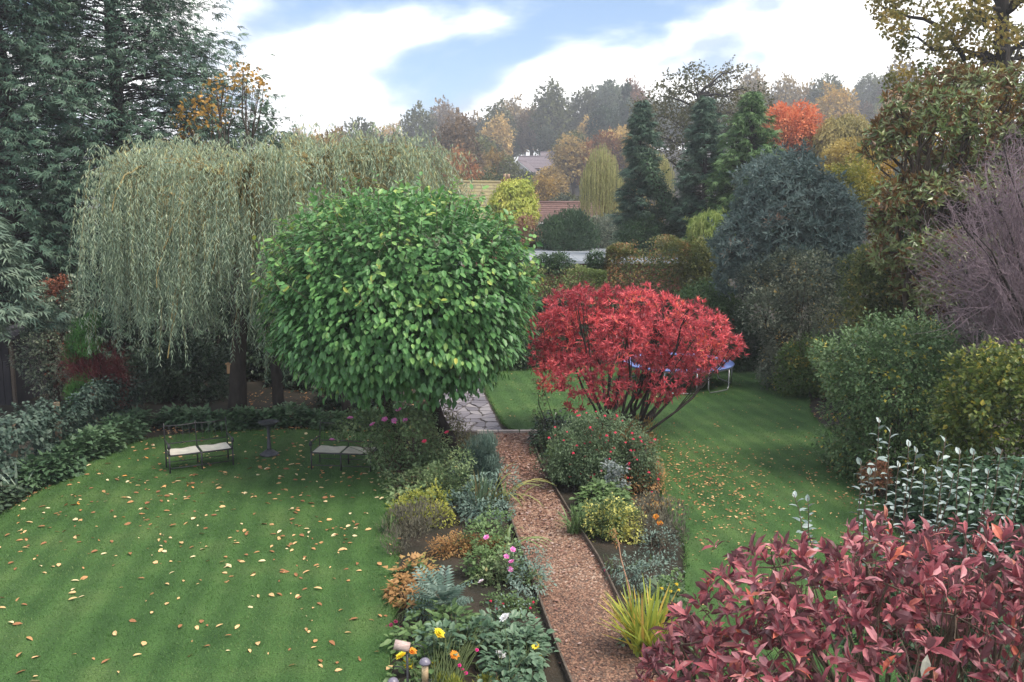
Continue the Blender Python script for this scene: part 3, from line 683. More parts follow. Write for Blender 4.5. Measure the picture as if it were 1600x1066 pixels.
# flat-roofed building behind the hedges
M_felt = surf('wet_felt_roof', [(.34, .37, .42), (.5, .53, .58)], 1.2, .22, .12, stretch=(.25, 1, 1), spec=.6)
fb = thing('flat_roofed_building', 'low brick building with wide pale wet flat roof behind hedges', 'building', (4.2, 44, 0))
x0, x1, y0, y1 = 0.6, 7.4, 38.5, 53.0
obj('wall', [box(((x0 + x1) / 2, (y0 + y1) / 2, 1.6), (x1 - x0, y1 - y0, 3.2))], M_brick, fb)
rf = obj('roof', [box(((x0 + x1) / 2, (y0 + y1) / 2, 3.26), (x1 - x0 + .5, y1 - y0 + .5, .12))], M_felt, fb)
for k in range(7): obj('felt_seam', [box((x0 + .2 + k * 1.06, (y0 + y1) / 2, 3.325), (.05, y1 - y0 + .3, .02))], M_felt, rf)
for c, s in ((((x0 + x1) / 2, y1 + .22, 3.38), (x1 - x0 + .6, .14, .2)), (((x0 - .22), (y0 + y1) / 2, 3.36), (.12, y1 - y0 + .2, .16)), (((x1 + .22), (y0 + y1) / 2, 3.36), (.12, y1 - y0 + .2, .16))):
    obj('roof_kerb', [box(c, s, bevel=.01)], surf('dark_kerb' + str(len(MATS)), [(.06, .06, .07), (.1, .1, .11)], 4), rf)

# ------------------------------------------------------------------ middle-distance trees (centre and right)
g = lambda *c: [tuple(v) for v in c]
M_olive = leafmat('leaf_olive', [(.03, .045, .014), (.075, .09, .025), (.15, .14, .035)], .55, .3)
M_dark = leafmat('leaf_dark_green', [(.012, .028, .014), (.03, .06, .028), (.055, .095, .04)], .45, .2)
M_mid = leafmat('leaf_mid_green', [(.022, .05, .016), (.05, .10, .03), (.10, .16, .05)], .5, .3)
M_lime = leafmat('leaf_lime_yellow', [(.13, .17, .03), (.26, .29, .05), (.40, .38, .09)], .6, .35)
M_gold = leafmat('leaf_gold', [(.12, .08, .02), (.3, .19, .035), (.42, .3, .06)], .6, .35)
M_orange = leafmat('leaf_orange_red', [(.25, .07, .03), (.45, .14, .06), (.5, .22, .10)], .6, .35)
M_ivy = leafmat('leaf_ivy', [(.015, .035, .018), (.035, .07, .035), (.075, .12, .06)], .45, .12, .3)
M_fir = leafmat('conifer_blue_green', [(.013, .032, .022), (.032, .066, .045), (.075, .115, .075)], .6, .15, .25)
M_fir2 = leafmat('conifer_green', [(.02, .05, .02), (.05, .10, .035), (.10, .16, .06)], .6, .15, .25)
M_oak = leafmat('leaf_oak_autumn', [(.05, .06, .016), (.095, .10, .026), (.17, .14, .035), (.26, .17, .04)], .55, .35)
def willow_far(px, py, rx, ry, d, seed, mat, name, label, n=420):
    rng = np.random.default_rng(seed); X, Dv, t = [], [], []
    c = A(px, py, d); Rx = rx * d / F; H = ry * d / F
    Pn, Dn, tn = [], [], []
    for i in range(n):
        a = rng.uniform(0, 6.28); u = math.sqrt(rng.random()); x = c[0] + Rx * u * math.cos(a); y = d + Rx * u * math.sin(a)
        zt = c[2] + H * (1 - .75 * u * u) * rng.uniform(.82, 1.02); ln = rng.uniform(.3, .85) * (zt - c[2] + H); k = int(ln / .16)
        zz = zt - np.arange(k) * .16; w = np.cumsum(rng.normal(0, .015, (k, 2)), 0)
        Pn.append(np.c_[x + w[:, 0], y + w[:, 1], zz]); tn.append(np.full(k, rng.random()))
    Pn = np.concatenate(Pn); tn = np.concatenate(tn); R = rdir(len(Pn), rng)
    b = np.array([c[0], d, 0.]); lb = np.array([[c[0] + Rx * .5 * math.cos(q), d + Rx * .5 * math.sin(q), c[2] + H * .6, Rx * .3] for q in range(6)])
    return plant(name, label, 'tree', b, [leaves(Pn, R * .3 - UP, R + 1e-3, .22, .05, 'lance', np.clip(tn * .7 + rng.random(len(Pn)) * .4, 0, 1))], mat, branches(b, lb, .22, seed), M_barky, fname='crown')
M_wfar = leafmat('leaf_far_willow', [(.12, .13, .055), (.22, .22, .09), (.33, .30, .13)], .6, .3)
willow_far(940, 300, 34, 76, 58, 3, M_wfar, 'weeping_willow', 'pale yellow-green weeping willow beyond the flat roof')
willow_far(1030, 285, 24, 48, 60, 9, M_wfar, 'weeping_willow', 'narrow straw-coloured weeping tree between ivy-clad trunk and conifers', 250)
bush('lime_tree', 'bright lime-yellow bushy tree beside brown tiled roof', 'tree', dome(803, 325, 40, 48, 55, nl=30, rl=.34), M_lime, .18, .11, mode='droop', seed=41, tree=.15, cover=2.2)
bush('dark_yew', 'dark green conical yew in front of brown tiled roof', 'tree', dome(888, 372, 48, 42, 50, nl=22, rl=.4), M_dark, .16, .09, mode='up', seed=42, tree=.14)
bush('grey_shrub', 'broad grey-green shrub behind the flat roof', 'shrub', dome(935, 372, 66, 34, 54, ry_m=2.2, nl=26, rl=.32), leafmat('leaf_grey_green', [(.04, .06, .04), (.085, .105, .075), (.15, .16, .12)], .6, .2), .14, .08, seed=43)
bush('russet_shrub', 'pinkish russet shrub below the lime-yellow tree', 'shrub', dome(822, 366, 22, 28, 52, nl=14, rl=.4), leafmat('leaf_russet', [(.12, .06, .04), (.25, .12, .085), (.2, .2, .1)], .6, .3), .14, .08, seed=44)
bush('olive_shrub', 'low olive shrub between russet shrub and flat roof', 'shrub', dome(850, 385, 40, 18, 52.8, ry_m=1.2, nl=14, rl=.4), M_olive, .13, .07, seed=45)
far_tree(700, 90, 3.2, 1, (.16, .15, .04), 'yellow-green tree behind the mossy-roofed house', None, fine=True)
for px, d, r, k, col, lab in ((655, 66, 2.7, 2, (.30, .15, .05), 'orange-gold tree behind the tall willow'), (585, 72, 3.2, 1, (.20, .16, .055), 'straw-gold tree rising behind the willow'), (525, 62, 2.9, 3, (.12, .12, .05), 'olive tree rising behind the willow'),
        (470, 66, 3.2, 0, (.14, .12, .05), 'brownish olive tree between tall conifer and willow'), (620, 84, 3.5, 4, (.22, .13, .05), 'tawny tree behind the gold trees'), (410, 60, 4, 2, (.05, .08, .04), 'dark green tree behind the tall conifer'), (770, 105, 3.0, 3, (.05, .075, .03), 'deep green tree behind the brick house chimneys')):
    far_tree(px, d, r, k, col, lab, None, fine=True)
# the tall dark oak on the rise, its outline ragged against the sky
def side_limbs(base, top, lb, r0, seed, n):
    rng = np.random.default_rng(seed); ks = curve(base, top, rng.normal(0, .25, 3), 12, rng, .06); parts = [tube(ks, np.linspace(r0, r0 * .35, 12), 10)]
    for i in rng.permutation(len(lb))[:n]:
        q = lb[i, :3]; zs = np.clip(q[2] - rng.uniform(-.5, 2.8), base[2] + 2.5, top[2]); j = int(np.argmin(np.abs(ks[:, 2] - zs))); p = ks[j]; ln = np.linalg.norm(q - p)
        c = curve(p, q, UP * ln * rng.uniform(-.05, .16) + rng.normal(0, .06 * ln, 3), 8, rng, .03 * ln); rr = min(r0 * .5, .03 + .022 * ln); parts.append(tube(c, np.linspace(rr, .02, 8), 6, cap=False))
        for _ in range(5):
            s = c[rng.integers(3, 8)]; e = s + (nrm(q - p) * .6 + rdir(1, rng)[0]) * lb[i, 3] * 1.15; parts.append(tube(curve(s, e, rng.normal(0, .1, 3), 5, rng, .03), np.linspace(.022, .007, 5), 4, cap=False))
    return parts
def ragged_oak(name, label, d, rows, base, mat, L, W, r0, seed, cover=1.3, zbase=0., mode='rand', trunkpt=None, cap=60000):
    lb = lobes(d, rows, dy=2.2, rng=np.random.default_rng(seed)); b = np.array([(base - CX) / F * d, d, zbase])
    return plant(name, label, 'tree', b, foliage(lb, L, W, 'oval', mode, cover=cover, seed=seed, shell=.9, inner=0, cap=cap), mat, side_limbs(b, trunkpt if trunkpt is not None else np.array([b[0] - .3, d, np.percentile(lb[:, 2], 60)]), lb, r0, seed, 24), M_barkd, fname='crown')
M_oakd = leafmat('leaf_oak_dark', [(.03, .036, .014), (.06, .062, .024), (.11, .09, .035)], .6, .25)
rr_ = np.random.default_rng(5)
rows = [(1005, 175, 20), (1010, 205, 24), (1030, 150, 20), (1052, 132, 20), (1062, 165, 26), (1085, 118, 20), (1100, 150, 26), (1120, 130, 18), (1135, 160, 24), (1145, 118, 13), (1160, 148, 16), (1165, 180, 24), (1188, 140, 13), (1195, 165, 15), (1160, 108, 8), (1135, 105, 7),
        (1090, 190, 30), (1050, 200, 30), (1130, 195, 28), (1200, 185, 12), (1010, 240, 26), (1070, 240, 30)]
ragged_oak('tall_oak', 'tall dark oak with ragged crown on the skyline', 66, rows, 1090, M_oakd, .22, .14, .4, 51, 1.5)
bush('orange_maple', 'rounded orange-red maple beyond the conifers', 'tree', dome(1232, 208, 50, 46, 62, nl=34, rl=.3), M_orange, .2, .13, seed=52, tree=.2, cover=2.2)
bush('golden_tree', 'feathery golden-olive tree right of the orange maple', 'tree', dome(1318, 225, 52, 46, 60, nl=34, rl=.3), leafmat('leaf_golden_olive', [(.10, .09, .03), (.2, .17, .055), (.32, .25, .09)], .6, .35), .2, .1, mode='droop', seed=53, tree=.2)
bush('golden_birch', 'pale golden birch below the golden-olive tree', 'tree', dome(1325, 262, 44, 40, 50, nl=26, rl=.32), leafmat('leaf_birch', [(.14, .11, .03), (.27, .2, .05), (.36, .29, .10)], .6, .35), .16, .1, seed=54, tree=.15)
bush('yellowing_shrub', 'yellow-green open shrub behind the blue-green rhododendron', 'shrub', dome(1325, 300, 48, 52, 33, ry_m=1.4, nl=24, rl=.32), leafmat('leaf_yellowing', [(.06, .075, .015), (.16, .16, .03), (.30, .24, .04)], .55, .35), .13, .07, seed=55, cover=1.3, nst=24)
# conifers and ivy
def conifer(name, label, px, d, top, bot, rw, mat, seed, n=5200, L=.5, base=None, tipw=.1, trunk=.25, lean=0, group=None, W=None, droop=.35, zlow=None, power=.8, gaps=0.0, wmat=None, top_z=None, rmax=None, rough=(.62, 1.12)):
    """spreading sprays on whorled branches; top and bottom are photo rows at depth d, rw the half-width in pixels"""
    rng = np.random.default_rng(seed); zt = A(px, top, d)[2] if top_z is None else top_z; zl = A(px, bot, d)[2]; R = rw * d / F
    x = (px - CX) / F * d; b = np.array([x, d, 0.]); parts = []
    tp = np.array([x + lean, d, zt]); ks = curve(b, tp, (0, 0, 0), 10, rng, .04); parts.append(tube(ks, np.linspace(trunk, .03, 10), 9))
    nb = int(n / 26); X, Dn, Nn, Ln, tn = [], [], [], [], []
    for i in range(nb):
        u = (i + rng.random()) / nb; z = zl + (zt - zl) * u; rad = min(rmax * d / F if rmax else 99, R * max(tipw, (1 - u) ** power)) * rng.uniform(*rough)
        if gaps and rng.random() < gaps: continue
        a = i * 2.39996 + rng.uniform(-.5, .5); h = np.array([math.cos(a), math.sin(a), 0]); f = (z - b[2]) / (zt - b[2]); p0 = b + (tp - b) * f
        e = p0 + h * rad + UP * (-droop * rad + .22 * rad * rng.random()); c = curve(p0, e, UP * rad * .16, 6, rng, .02 * rad)
        parts.append(tube(c, np.linspace(.012 + .028 * rad / max(R, .1), .006, 6), 4, cap=False))
        k = int(26 * (.5 + rad / R)); q = rng.uniform(.28, 1.02, k) ** .8; idx = np.clip(q * 5, 0, 4.99).astype(int); fr = (q * 5 - idx)[:, None]
        p = c[idx] * (1 - fr) + c[idx + 1] * fr if True else c[idx]
        s = rng.choice([-1, 1], k)[:, None]; sd = np.cross(h, UP)
        dr = nrm(h * rng.uniform(.5, 1.1, (k, 1)) + s * sd * rng.uniform(.1, 1.0, (k, 1)) + UP * rng.uniform(-.45, .25, (k, 1)))
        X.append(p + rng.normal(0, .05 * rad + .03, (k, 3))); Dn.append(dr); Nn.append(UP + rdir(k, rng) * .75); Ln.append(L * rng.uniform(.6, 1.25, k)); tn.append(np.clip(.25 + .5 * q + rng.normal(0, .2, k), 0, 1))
    X, Dn, Nn, Ln, tn = map(np.concatenate, (X, Dn, Nn, Ln, tn))
    return plant(name, label, 'tree', b, [leaves(X, Dn, Nn, Ln, Ln * .95, 'frond', tn)], mat, parts, wmat or M_barkd, group, 'crown')
conifer('ivy_clad_conifer', 'narrow dark conifer wrapped in ivy beside the pale weeping willow', 998, 44, 160, 395, 40, M_fir, 61, 5200, .42, rough=(.45, 1.25), gaps=.15, tipw=.06, power=.5, droop=.2, trunk=.2)
conifer('blue_green_conifer', 'blue-green conifer between the ivy-clad conifer and bright green conifer', 1095, 42, 152, 405, 50, M_fir, 62, 6200, .42, rough=(.45, 1.25), gaps=.15, tipw=.06, power=.55, droop=.2)
conifer('bright_green_conifer', 'broad bright green cypress beside the orange maple', 1165, 40, 146, 400, 78, M_fir2, 63, 8500, .42, rough=(.45, 1.25), gaps=.15, tipw=.06, power=.6, droop=.2)
lean = thing('leaning_ivy_trunk', 'bare leaning tree trunk sheathed in dark ivy', 'tree', A(1062, 350, 43) * np.array([1, 1, 0]))
p0 = A(1062, 350, 43); p1 = A(1010, 255, 43); pb = p0 * np.array([1, 1, 0]); ks = np.concatenate([curve(pb, p0, (.1, 0, 0), 4), curve(p0, p1, (.1, 0, -.3), 6)[1:]])
obj('trunk', [tube(ks, np.linspace(.3, .12, len(ks)), 9)], M_barkd, lean)
obj('ivy', foliage(np.concatenate([np.c_[ks, np.linspace(.62, .4, len(ks))], np.c_[(ks[1:] + ks[:-1]) / 2, np.linspace(.62, .4, len(ks) - 1)]]), .13, .12, 'ivy', 'shingle', cover=2.4, seed=64), M_ivy, lean, kind='stuff')
bush('understorey_shrub', 'dark shrub at the foot of the ivy-clad conifer', 'shrub', dome(1010, 372, 50, 34, 43, nl=22, rl=.35), M_dark, .12, .07, seed=65)
M_bamboo = leafmat('leaf_bamboo', [(.07, .12, .03), (.15, .2, .05), (.25, .28, .09)], .5, .35)
bush('bamboo', 'feathery light green bamboo between conifers and rhododendron', 'shrub', dome(1112, 365, 36, 36, 36, nl=22, rl=.34), M_bamboo, .22, .035, 'lance', 'droop', seed=66, cover=2.4, nst=30)
# clipped hedges: boxes of lobes
def hedge(name, label, px0, px1, ytop, d0, depth, mat, L, seed, lump=.35, zb=0., mode='out', tpl='dia', W=None, cover=1.5, round_=.8, cap=17000):
    rng = np.random.default_rng(seed); xa, xb = (px0 - CX) / F * d0, (px1 - CX) / F * d0; zt = A(px0, ytop, d0)[2]
    b = np.array([(xa + xb) / 2, d0 + depth / 2, 0.]); hx, hy, hz = (xb - xa) / 2, depth / 2, zt / 2; c = b + UP * hz
    S = [2 * hx * zt * 2, 2 * hy * zt * 2, 4 * hx * hy]; area = sum(S); W = W or L * .6; n = int(min(cap, cover * area / (L * W * .55)))
    D = rdir(n, rng); D = np.sign(D) * np.abs(D) ** .33; D /= np.abs(D).max(1, keepdims=True) ** round_ * (np.linalg.norm(D, axis=1, keepdims=True) / 1.25) ** (1 - round_)
    X = c + D * np.array([hx, hy, hz]); N = nrm(np.sign(D) * np.abs(D) ** 5 + 1e-3); X = X + N * ((vnoise(X, 2.0, seed) - .5) * lump)[:, None] - N * (rng.random(n) ** 2 * .16)[:, None]
    X[:, 2] = np.maximum(X[:, 2], .03)
    Dd, Nn = orient(N, mode, rng); t = np.clip(vnoise(X, 1.3, seed + 1) * .7 + rng.random(n) * .45, 0, 1); s = rng.uniform(.7, 1.25, n)
    ni = n // 4; Xi = c + rng.uniform(-.85, .85, (ni, 3)) * np.array([hx, hy, hz])
    lb = np.array([[c[0] + u * hx, c[1], c[2] + hz * .3, hy * .6] for u in np.linspace(-.8, .8, 7)])
    t_ = thing(name, label, 'hedge', b)
    obj('stems', stems(b, lb, .02, 22, seed, hx * .6), M_bark, t_)
    obj('foliage', [leaves(X, Dd, Nn, L * s, W * s, tpl, t), leaves(Xi, rdir(ni, rng), rdir(ni, rng), L * 1.4, W * 1.4, 'dia', rng.random(ni))], mat, t_, kind='stuff')
    return t_
M_hlime = leafmat('hedge_light_green', [(.05, .085, .025), (.11, .15, .045), (.19, .21, .08)], .5, .3)
M_hmix = leafmat('hedge_russet_green', [(.035, .06, .02), (.075, .10, .03), (.14, .12, .04), (.24, .11, .05)], .5, .3, pos=[0, .45, .8, 1])
hedge('clipped_hedge', 'smooth clipped light green hedge behind the red shrub', 790, 952, 422, 33.5, 3.2, M_hlime, .09, 71, .18)
hedge('mixed_hedge', 'taller hedge flecked with russet leaves beside the flat roof', 950, 1078, 383, 34.5, 2.6, M_hmix, .10, 72, .8)
bush('hedge_shrub', 'dark green shrub straggling in front of flat roof', 'shrub', dome(865, 412, 34, 16, 35.2, ry_m=.8, nl=12, rl=.42), M_dark, .10, .06, seed=73)
bush('corner_shrub', 'olive shrub filling the gap between mixed hedge and rhododendron', 'shrub', dome(1098, 430, 42, 52, 34.5, ry_m=1.0, nl=22, rl=.34, zmin=-.9), M_olive, .11, .065, 'dia', 'out', seed=78, cover=1.6)
bush('hedge_shrub', 'dark green sprig between the two hedges', 'shrub', dome(930, 412, 16, 18, 35.1, ry_m=.6, nl=8, rl=.5), M_dark, .10, .06, seed=74)
bush('rounded_shrub', 'dense rounded dark green shrub behind red shrub and trampoline', 'shrub', dome(1108, 485, 54, 50, 32, nl=30, rl=.3, zmin=-.8), M_mid, .10, .055, 'oval', 'shingle', seed=75, cover=2.2)
bush('dark_shrub', 'dark low shrub at the back of lawn beside green tree', 'shrub', dome(800, 545, 50, 40, 30.5, ry_m=1.0, nl=18, rl=.36, zmin=-.9), M_dark, .10, .06, 'oval', 'out', seed=76)
hedge('dark_hedge', 'dark leafy hedge along the back of the lawn', 840, 1060, 470, 32.0, 1.2, M_dark, .10, 77, .4)
# the blue-green rhododendron mound
M_rhodo = leafmat('leaf_rhododendron', [(.035, .06, .052), (.075, .11, .098), (.13, .17, .155), (.19, .11, .07)], .5, .15, .3, pos=[0, .5, .88, 1])
lb = dome(1236, 368, 108, 126, 30, nl=60, rl=.23, zmin=-.8); lb = np.concatenate([lb, lobes(29.5, [(1150, 400, 30), (1165, 360, 28), (1320, 390, 30), (1335, 420, 26), (1140, 430, 26)], .5, RNG)])
b = base_under(lb); Q = rosettes(lb, 4600, .2, .05, 8, 'lance', 81, .15, 1.35, .55)
plant('rhododendron', 'large blue-green rhododendron mound with drooping leaf whorls', 'shrub', b, [leaves(*Q[:5], 'lance', Q[5])] + foliage(lb, .2, .1, 'dia', 'rand', n=5000, seed=81, tr=(0, .5)), M_rhodo, stems(b, lb, .05, 18, 81, .4), M_bark, wname='stems')
M_greyg = leafmat('leaf_grey_olive', [(.03, .045, .03), (.07, .09, .06), (.13, .14, .10), (.30, .20, .05)], .5, .25, pos=[0, .45, .9, 1])
bush('grey_olive_shrub', 'loose grey-green shrub below the rhododendron at the lawn edge', 'shrub', lobes(27, [(1185, 440, 32), (1225, 420, 34), (1270, 425, 34), (1310, 450, 30), (1200, 485, 38), (1250, 475, 42), (1300, 500, 38), (1225, 530, 36), (1280, 545, 34), (1325, 540, 30)], 1.2, np.random.default_rng(82)), M_greyg, .10, .055, 'dia', 'out', seed=82, cover=1.7, nst=26)
bush('bright_shrub', 'small bright green shrub with yellow leaves at the lawn edge', 'shrub', lobes(25.5, [(1240, 560, 26), (1270, 545, 24), (1255, 585, 24), (1285, 580, 20)], .5, np.random.default_rng(83)), leafmat('leaf_fresh', [(.04, .075, .02), (.09, .14, .04), (.3, .24, .05)], .5, .3, pos=[0, .8, 1]), .09, .06, seed=83, base=G(1262, 612))
bush('dark_holly', 'dark glossy holly in the shade behind the trampoline', 'shrub', lobes(29.5, [(1150, 520, 26), (1175, 545, 24), (1165, 500, 22), (1195, 520, 22)], .6, np.random.default_rng(84)), M_dark, .09, .055, seed=84)

# ------------------------------------------------------------------ right side of the garden
bush('broadleaf_shrub', 'mid-green shrub between rhododendron and evergreen magnolia', 'shrub', dome(1368, 455, 58, 80, 23.5, ry_m=1.2, nl=34, rl=.28, zmin=-.9), leafmat('leaf_edge_shrub', [(.035, .055, .02), (.08, .11, .04), (.16, .16, .05), (.3, .22, .05)], .5, .3, pos=[0, .5, .9, 1]), .10, .06, 'oval', 'out', seed=89, cover=1.7)
bush('laurel', 'dark laurel filling the corner behind the purple-twigged tree', 'shrub', dome(1500, 430, 130, 130, 23, ry_m=1.4, nl=34, rl=.28, zmin=-.9), M_dark, .12, .07, 'oval', 'out', seed=88, cover=1.2, cap=14000)
rows = []
rg = np.random.default_rng(90)
for px in range(1350, 1720, 34):
    for py in range(-170, 215, 36):
        edge = 1352 + max(0, (py - 30)) * .28 + (40 if py > 150 else 0)
        if px < edge or rg.random() < .16: continue
        rows.append((px + rg.uniform(-12, 12), py + rg.uniform(-12, 12), rg.uniform(13, 24)))
ragged_oak('overhanging_oak', 'big autumn oak with dark limbs overhanging the magnolia', 27, rows, 1600, M_oak, .13, .095, .34, 91, 2.4, trunkpt=A(1560, -220, 27), cap=60000)
M_mag = leafmat('leaf_evergreen_magnolia', [(.055, .085, .025), (.10, .14, .045), (.16, .19, .075), (.22, .22, .11)], .28, .12, .6, back=(.20, .105, .035))
rows = []
for px in range(1352, 1680, 30):
    for py in range(135, 480, 32):
        left = np.interp(py, [130, 200, 330, 420, 480], [1395, 1355, 1365, 1385, 1400]); top = np.interp(px, [1350, 1420, 1500, 1680], [215, 150, 120, 110])
        if px < left or py < top or rg.random() < .2: continue
        rows.append((px + rg.uniform(-9, 9), py + rg.uniform(-9, 9), rg.uniform(17, 28)))
lb = lobes(21, rows, 1.8, rg); b = np.array([9.2, 21.5, 0.]); Q = rosettes(lb, 2500, .21, .068, 8, 'fold', 92, .6, 1.0, .5, shell=.6, jit=.3)
ev = thing('evergreen_magnolia', 'evergreen magnolia with glossy leaves and rusty undersides', 'tree', b)
obj('trunk', branches(b, lb, .2, 92, 60, twigs=2), M_bark, ev)
ok, _, _ = inframe(Q[0]); rest = big_leaves(ev, *Q[:5], Q[5], 'fold', M_mag, ok * (Q[0][:, 1] < 20.6), 120)
obj('crown', [leaves(*[q[rest] for q in Q[:5]], 'fold', Q[5][rest])] + foliage(lb, .16, .07, 'dia', 'rand', n=9000, seed=92, tr=(0, .6), shell=.8), M_mag, ev, kind='stuff')
bush('golden_sapling', 'yellow-leaved sapling showing behind the evergreen magnolia', 'tree', lobes(24.5, [(1420, 215, 22), (1395, 240, 18), (1560, 155, 20), (1530, 170, 18), (1440, 190, 18), (1470, 230, 24), (1380, 270, 18)], .6, rg), M_gold, .13, .09, seed=93, tree=.06, base=np.array([11.5, 24.5, 0]), cover=1.2)
# bare purple-twigged tree
def twig_tree(name, label, base, d, region, n, mat, seed, r=.006, ang=None, tips=5, L=.5, deep=1.6, droop=.1, limbs=14, org=None):
    rng = np.random.default_rng(seed); t = thing(name, label, 'tree', base); parts = []; tw = []
    org = base + np.array([0, 0, 1.1]) if org is None else org
    parts.append(tube(curve(base, org, (.05, 0, 0), 5), np.linspace(.13, .1, 5), 8))
    P = np.array([A(px, py, d + rng.uniform(-deep, deep)) for px, py in scatter(region, n, rng)])
    hub = P[rng.choice(n, limbs, replace=False)]
    for h in hub: parts.append(tube(curve(org, h, UP * np.linalg.norm(h - org) * .16, 8, rng, .03), np.linspace(.05, .008, 8), 5, cap=False))
    for p in P:
        h = hub[np.argmin(((hub - p) ** 2).sum(1))]; s = org + (h - org) * rng.uniform(.45, .95); out = nrm(p - org)
        c = curve(s, p, UP * .18 + rng.normal(size=3) * .08, 5, rng, .03); tw.append(tube(c, np.linspace(r * 1.7, r * .8, 5), 3, cap=False))
        for _ in range(tips):
            q = c[rng.integers(1, 5)]; e = q + (out * rng.uniform(.1, .6) + rng.normal(size=3) * .6 - UP * droop) * L * rng.uniform(.4, 1)
            tw.append(tube(curve(q, e, rng.normal(size=3) * .05, 3, rng), [r * .9, r * .7, r * .4], 3, cap=False))
    obj('trunk', parts, M_barkd, t); obj('twigs', tw, mat, t, kind='stuff'); return t
M_ptwig = surf('twig_purple', [(.13, .09, .11), (.28, .21, .235)], 12, .7, .1)
twig_tree('bare_purple_tree', 'leafless tree of fine purple-grey twigs behind the holly dome', np.array([10.6, 16.6, 0.]), 16.4, [(1425, 400), (1455, 330), (1500, 270), (1560, 215), (1680, 190), (1720, 560), (1500, 550), (1440, 470)], 640, M_ptwig, 94, .0042, tips=11, L=.42, deep=1.3)
# holly dome and the yellowing hedge shrub in front of it
M_holly = leafmat('leaf_holly_dome', [(.028, .058, .022), (.065, .115, .045), (.12, .175, .08), (.36, .30, .05)], .45, .2, .3, pos=[0, .45, .93, 1])
lb = dome(1402, 592, 130, 112, 17.6, ry_m=1.6, nl=54, rl=.25, zmin=-.9)
bush('variegated_holly', 'dense rounded evergreen shrub with small glossy leaves beside the lawn', 'shrub', lb, M_holly, .085, .05, 'dia', 'out', seed=95, cover=2.1, cap=26000, clump=.5)
M_hyel = leafmat('leaf_yellow_green', [(.025, .045, .012), (.06, .09, .022), (.12, .14, .03), (.36, .29, .045)], .42, .3, .4, pos=[0, .45, .82, 1])
lb = dome(1580, 640, 118, 105, 14.3, ry_m=1.0, nl=44, rl=.26, zmin=-.7)
bush('yellowing_hedge_shrub', 'broad-leaved shrub turning yellow next to the rounded evergreen', 'shrub', lb, M_hyel, .085, .065, 'oval', 'out', seed=96, cover=1.8, cap=30000, clump=.45)
bush('dark_ivy_mound', 'dark ivy-like mound in the shade below the yellowing shrub', 'shrub', dome(1590, 775, 130, 60, 12.2, ry_m=.9, nl=26, rl=.32, zmin=-.8), M_ivy, .09, .085, 'ivy', 'shingle', seed=97, cover=1.8, cap=20000)
bush('russet_groundcover', 'low russet-leaved plant at the corner of the lawn', 'plant', dome(1368, 745, 26, 24, 16.2, nl=10, rl=.45), leafmat('leaf_russet_low', [(.10, .05, .03), (.22, .10, .06), (.12, .12, .04)], .6, .3), .07, .04, seed=98)

# ------------------------------------------------------------------ left side: conifers, willow, understorey
conifer('tall_cypress', 'tall dark cypress with layered sprays and ragged right edge', 200, 33, 0, 500, 470, M_fir, 101, 38000, .41, trunk=.42, power=1.25, rmax=262, droop=.16, top_z=20.5, gaps=.12, tipw=.05)
conifer('tall_cypress', 'second dark cypress crowding the left of the ragged one', 25, 29, 0, 520, 190, M_fir, 102, 15000, .41, trunk=.36, power=.6, droop=.2, top_z=21, gaps=.1, tipw=.05)
bush('golden_maple_branches', 'golden-leaved maple growing through the right side of tall cypress', 'tree', lobes(30, [(300, 165, 20), (325, 150, 18), (350, 130, 18), (385, 125, 20), (405, 140, 16), (330, 185, 20), (290, 195, 18), (365, 165, 16), (310, 230, 18), (340, 245, 16), (380, 110, 12), (275, 175, 12)], .7, np.random.default_rng(103)), leafmat('leaf_maple_gold', [(.10, .09, .02), (.26, .15, .03), (.40, .22, .05)], .55, .35), .14, .11, 'oval', 'rand', seed=103, cover=.55, inner=0, tree=.12, base=np.array([-10.2, 30.2, 0]))
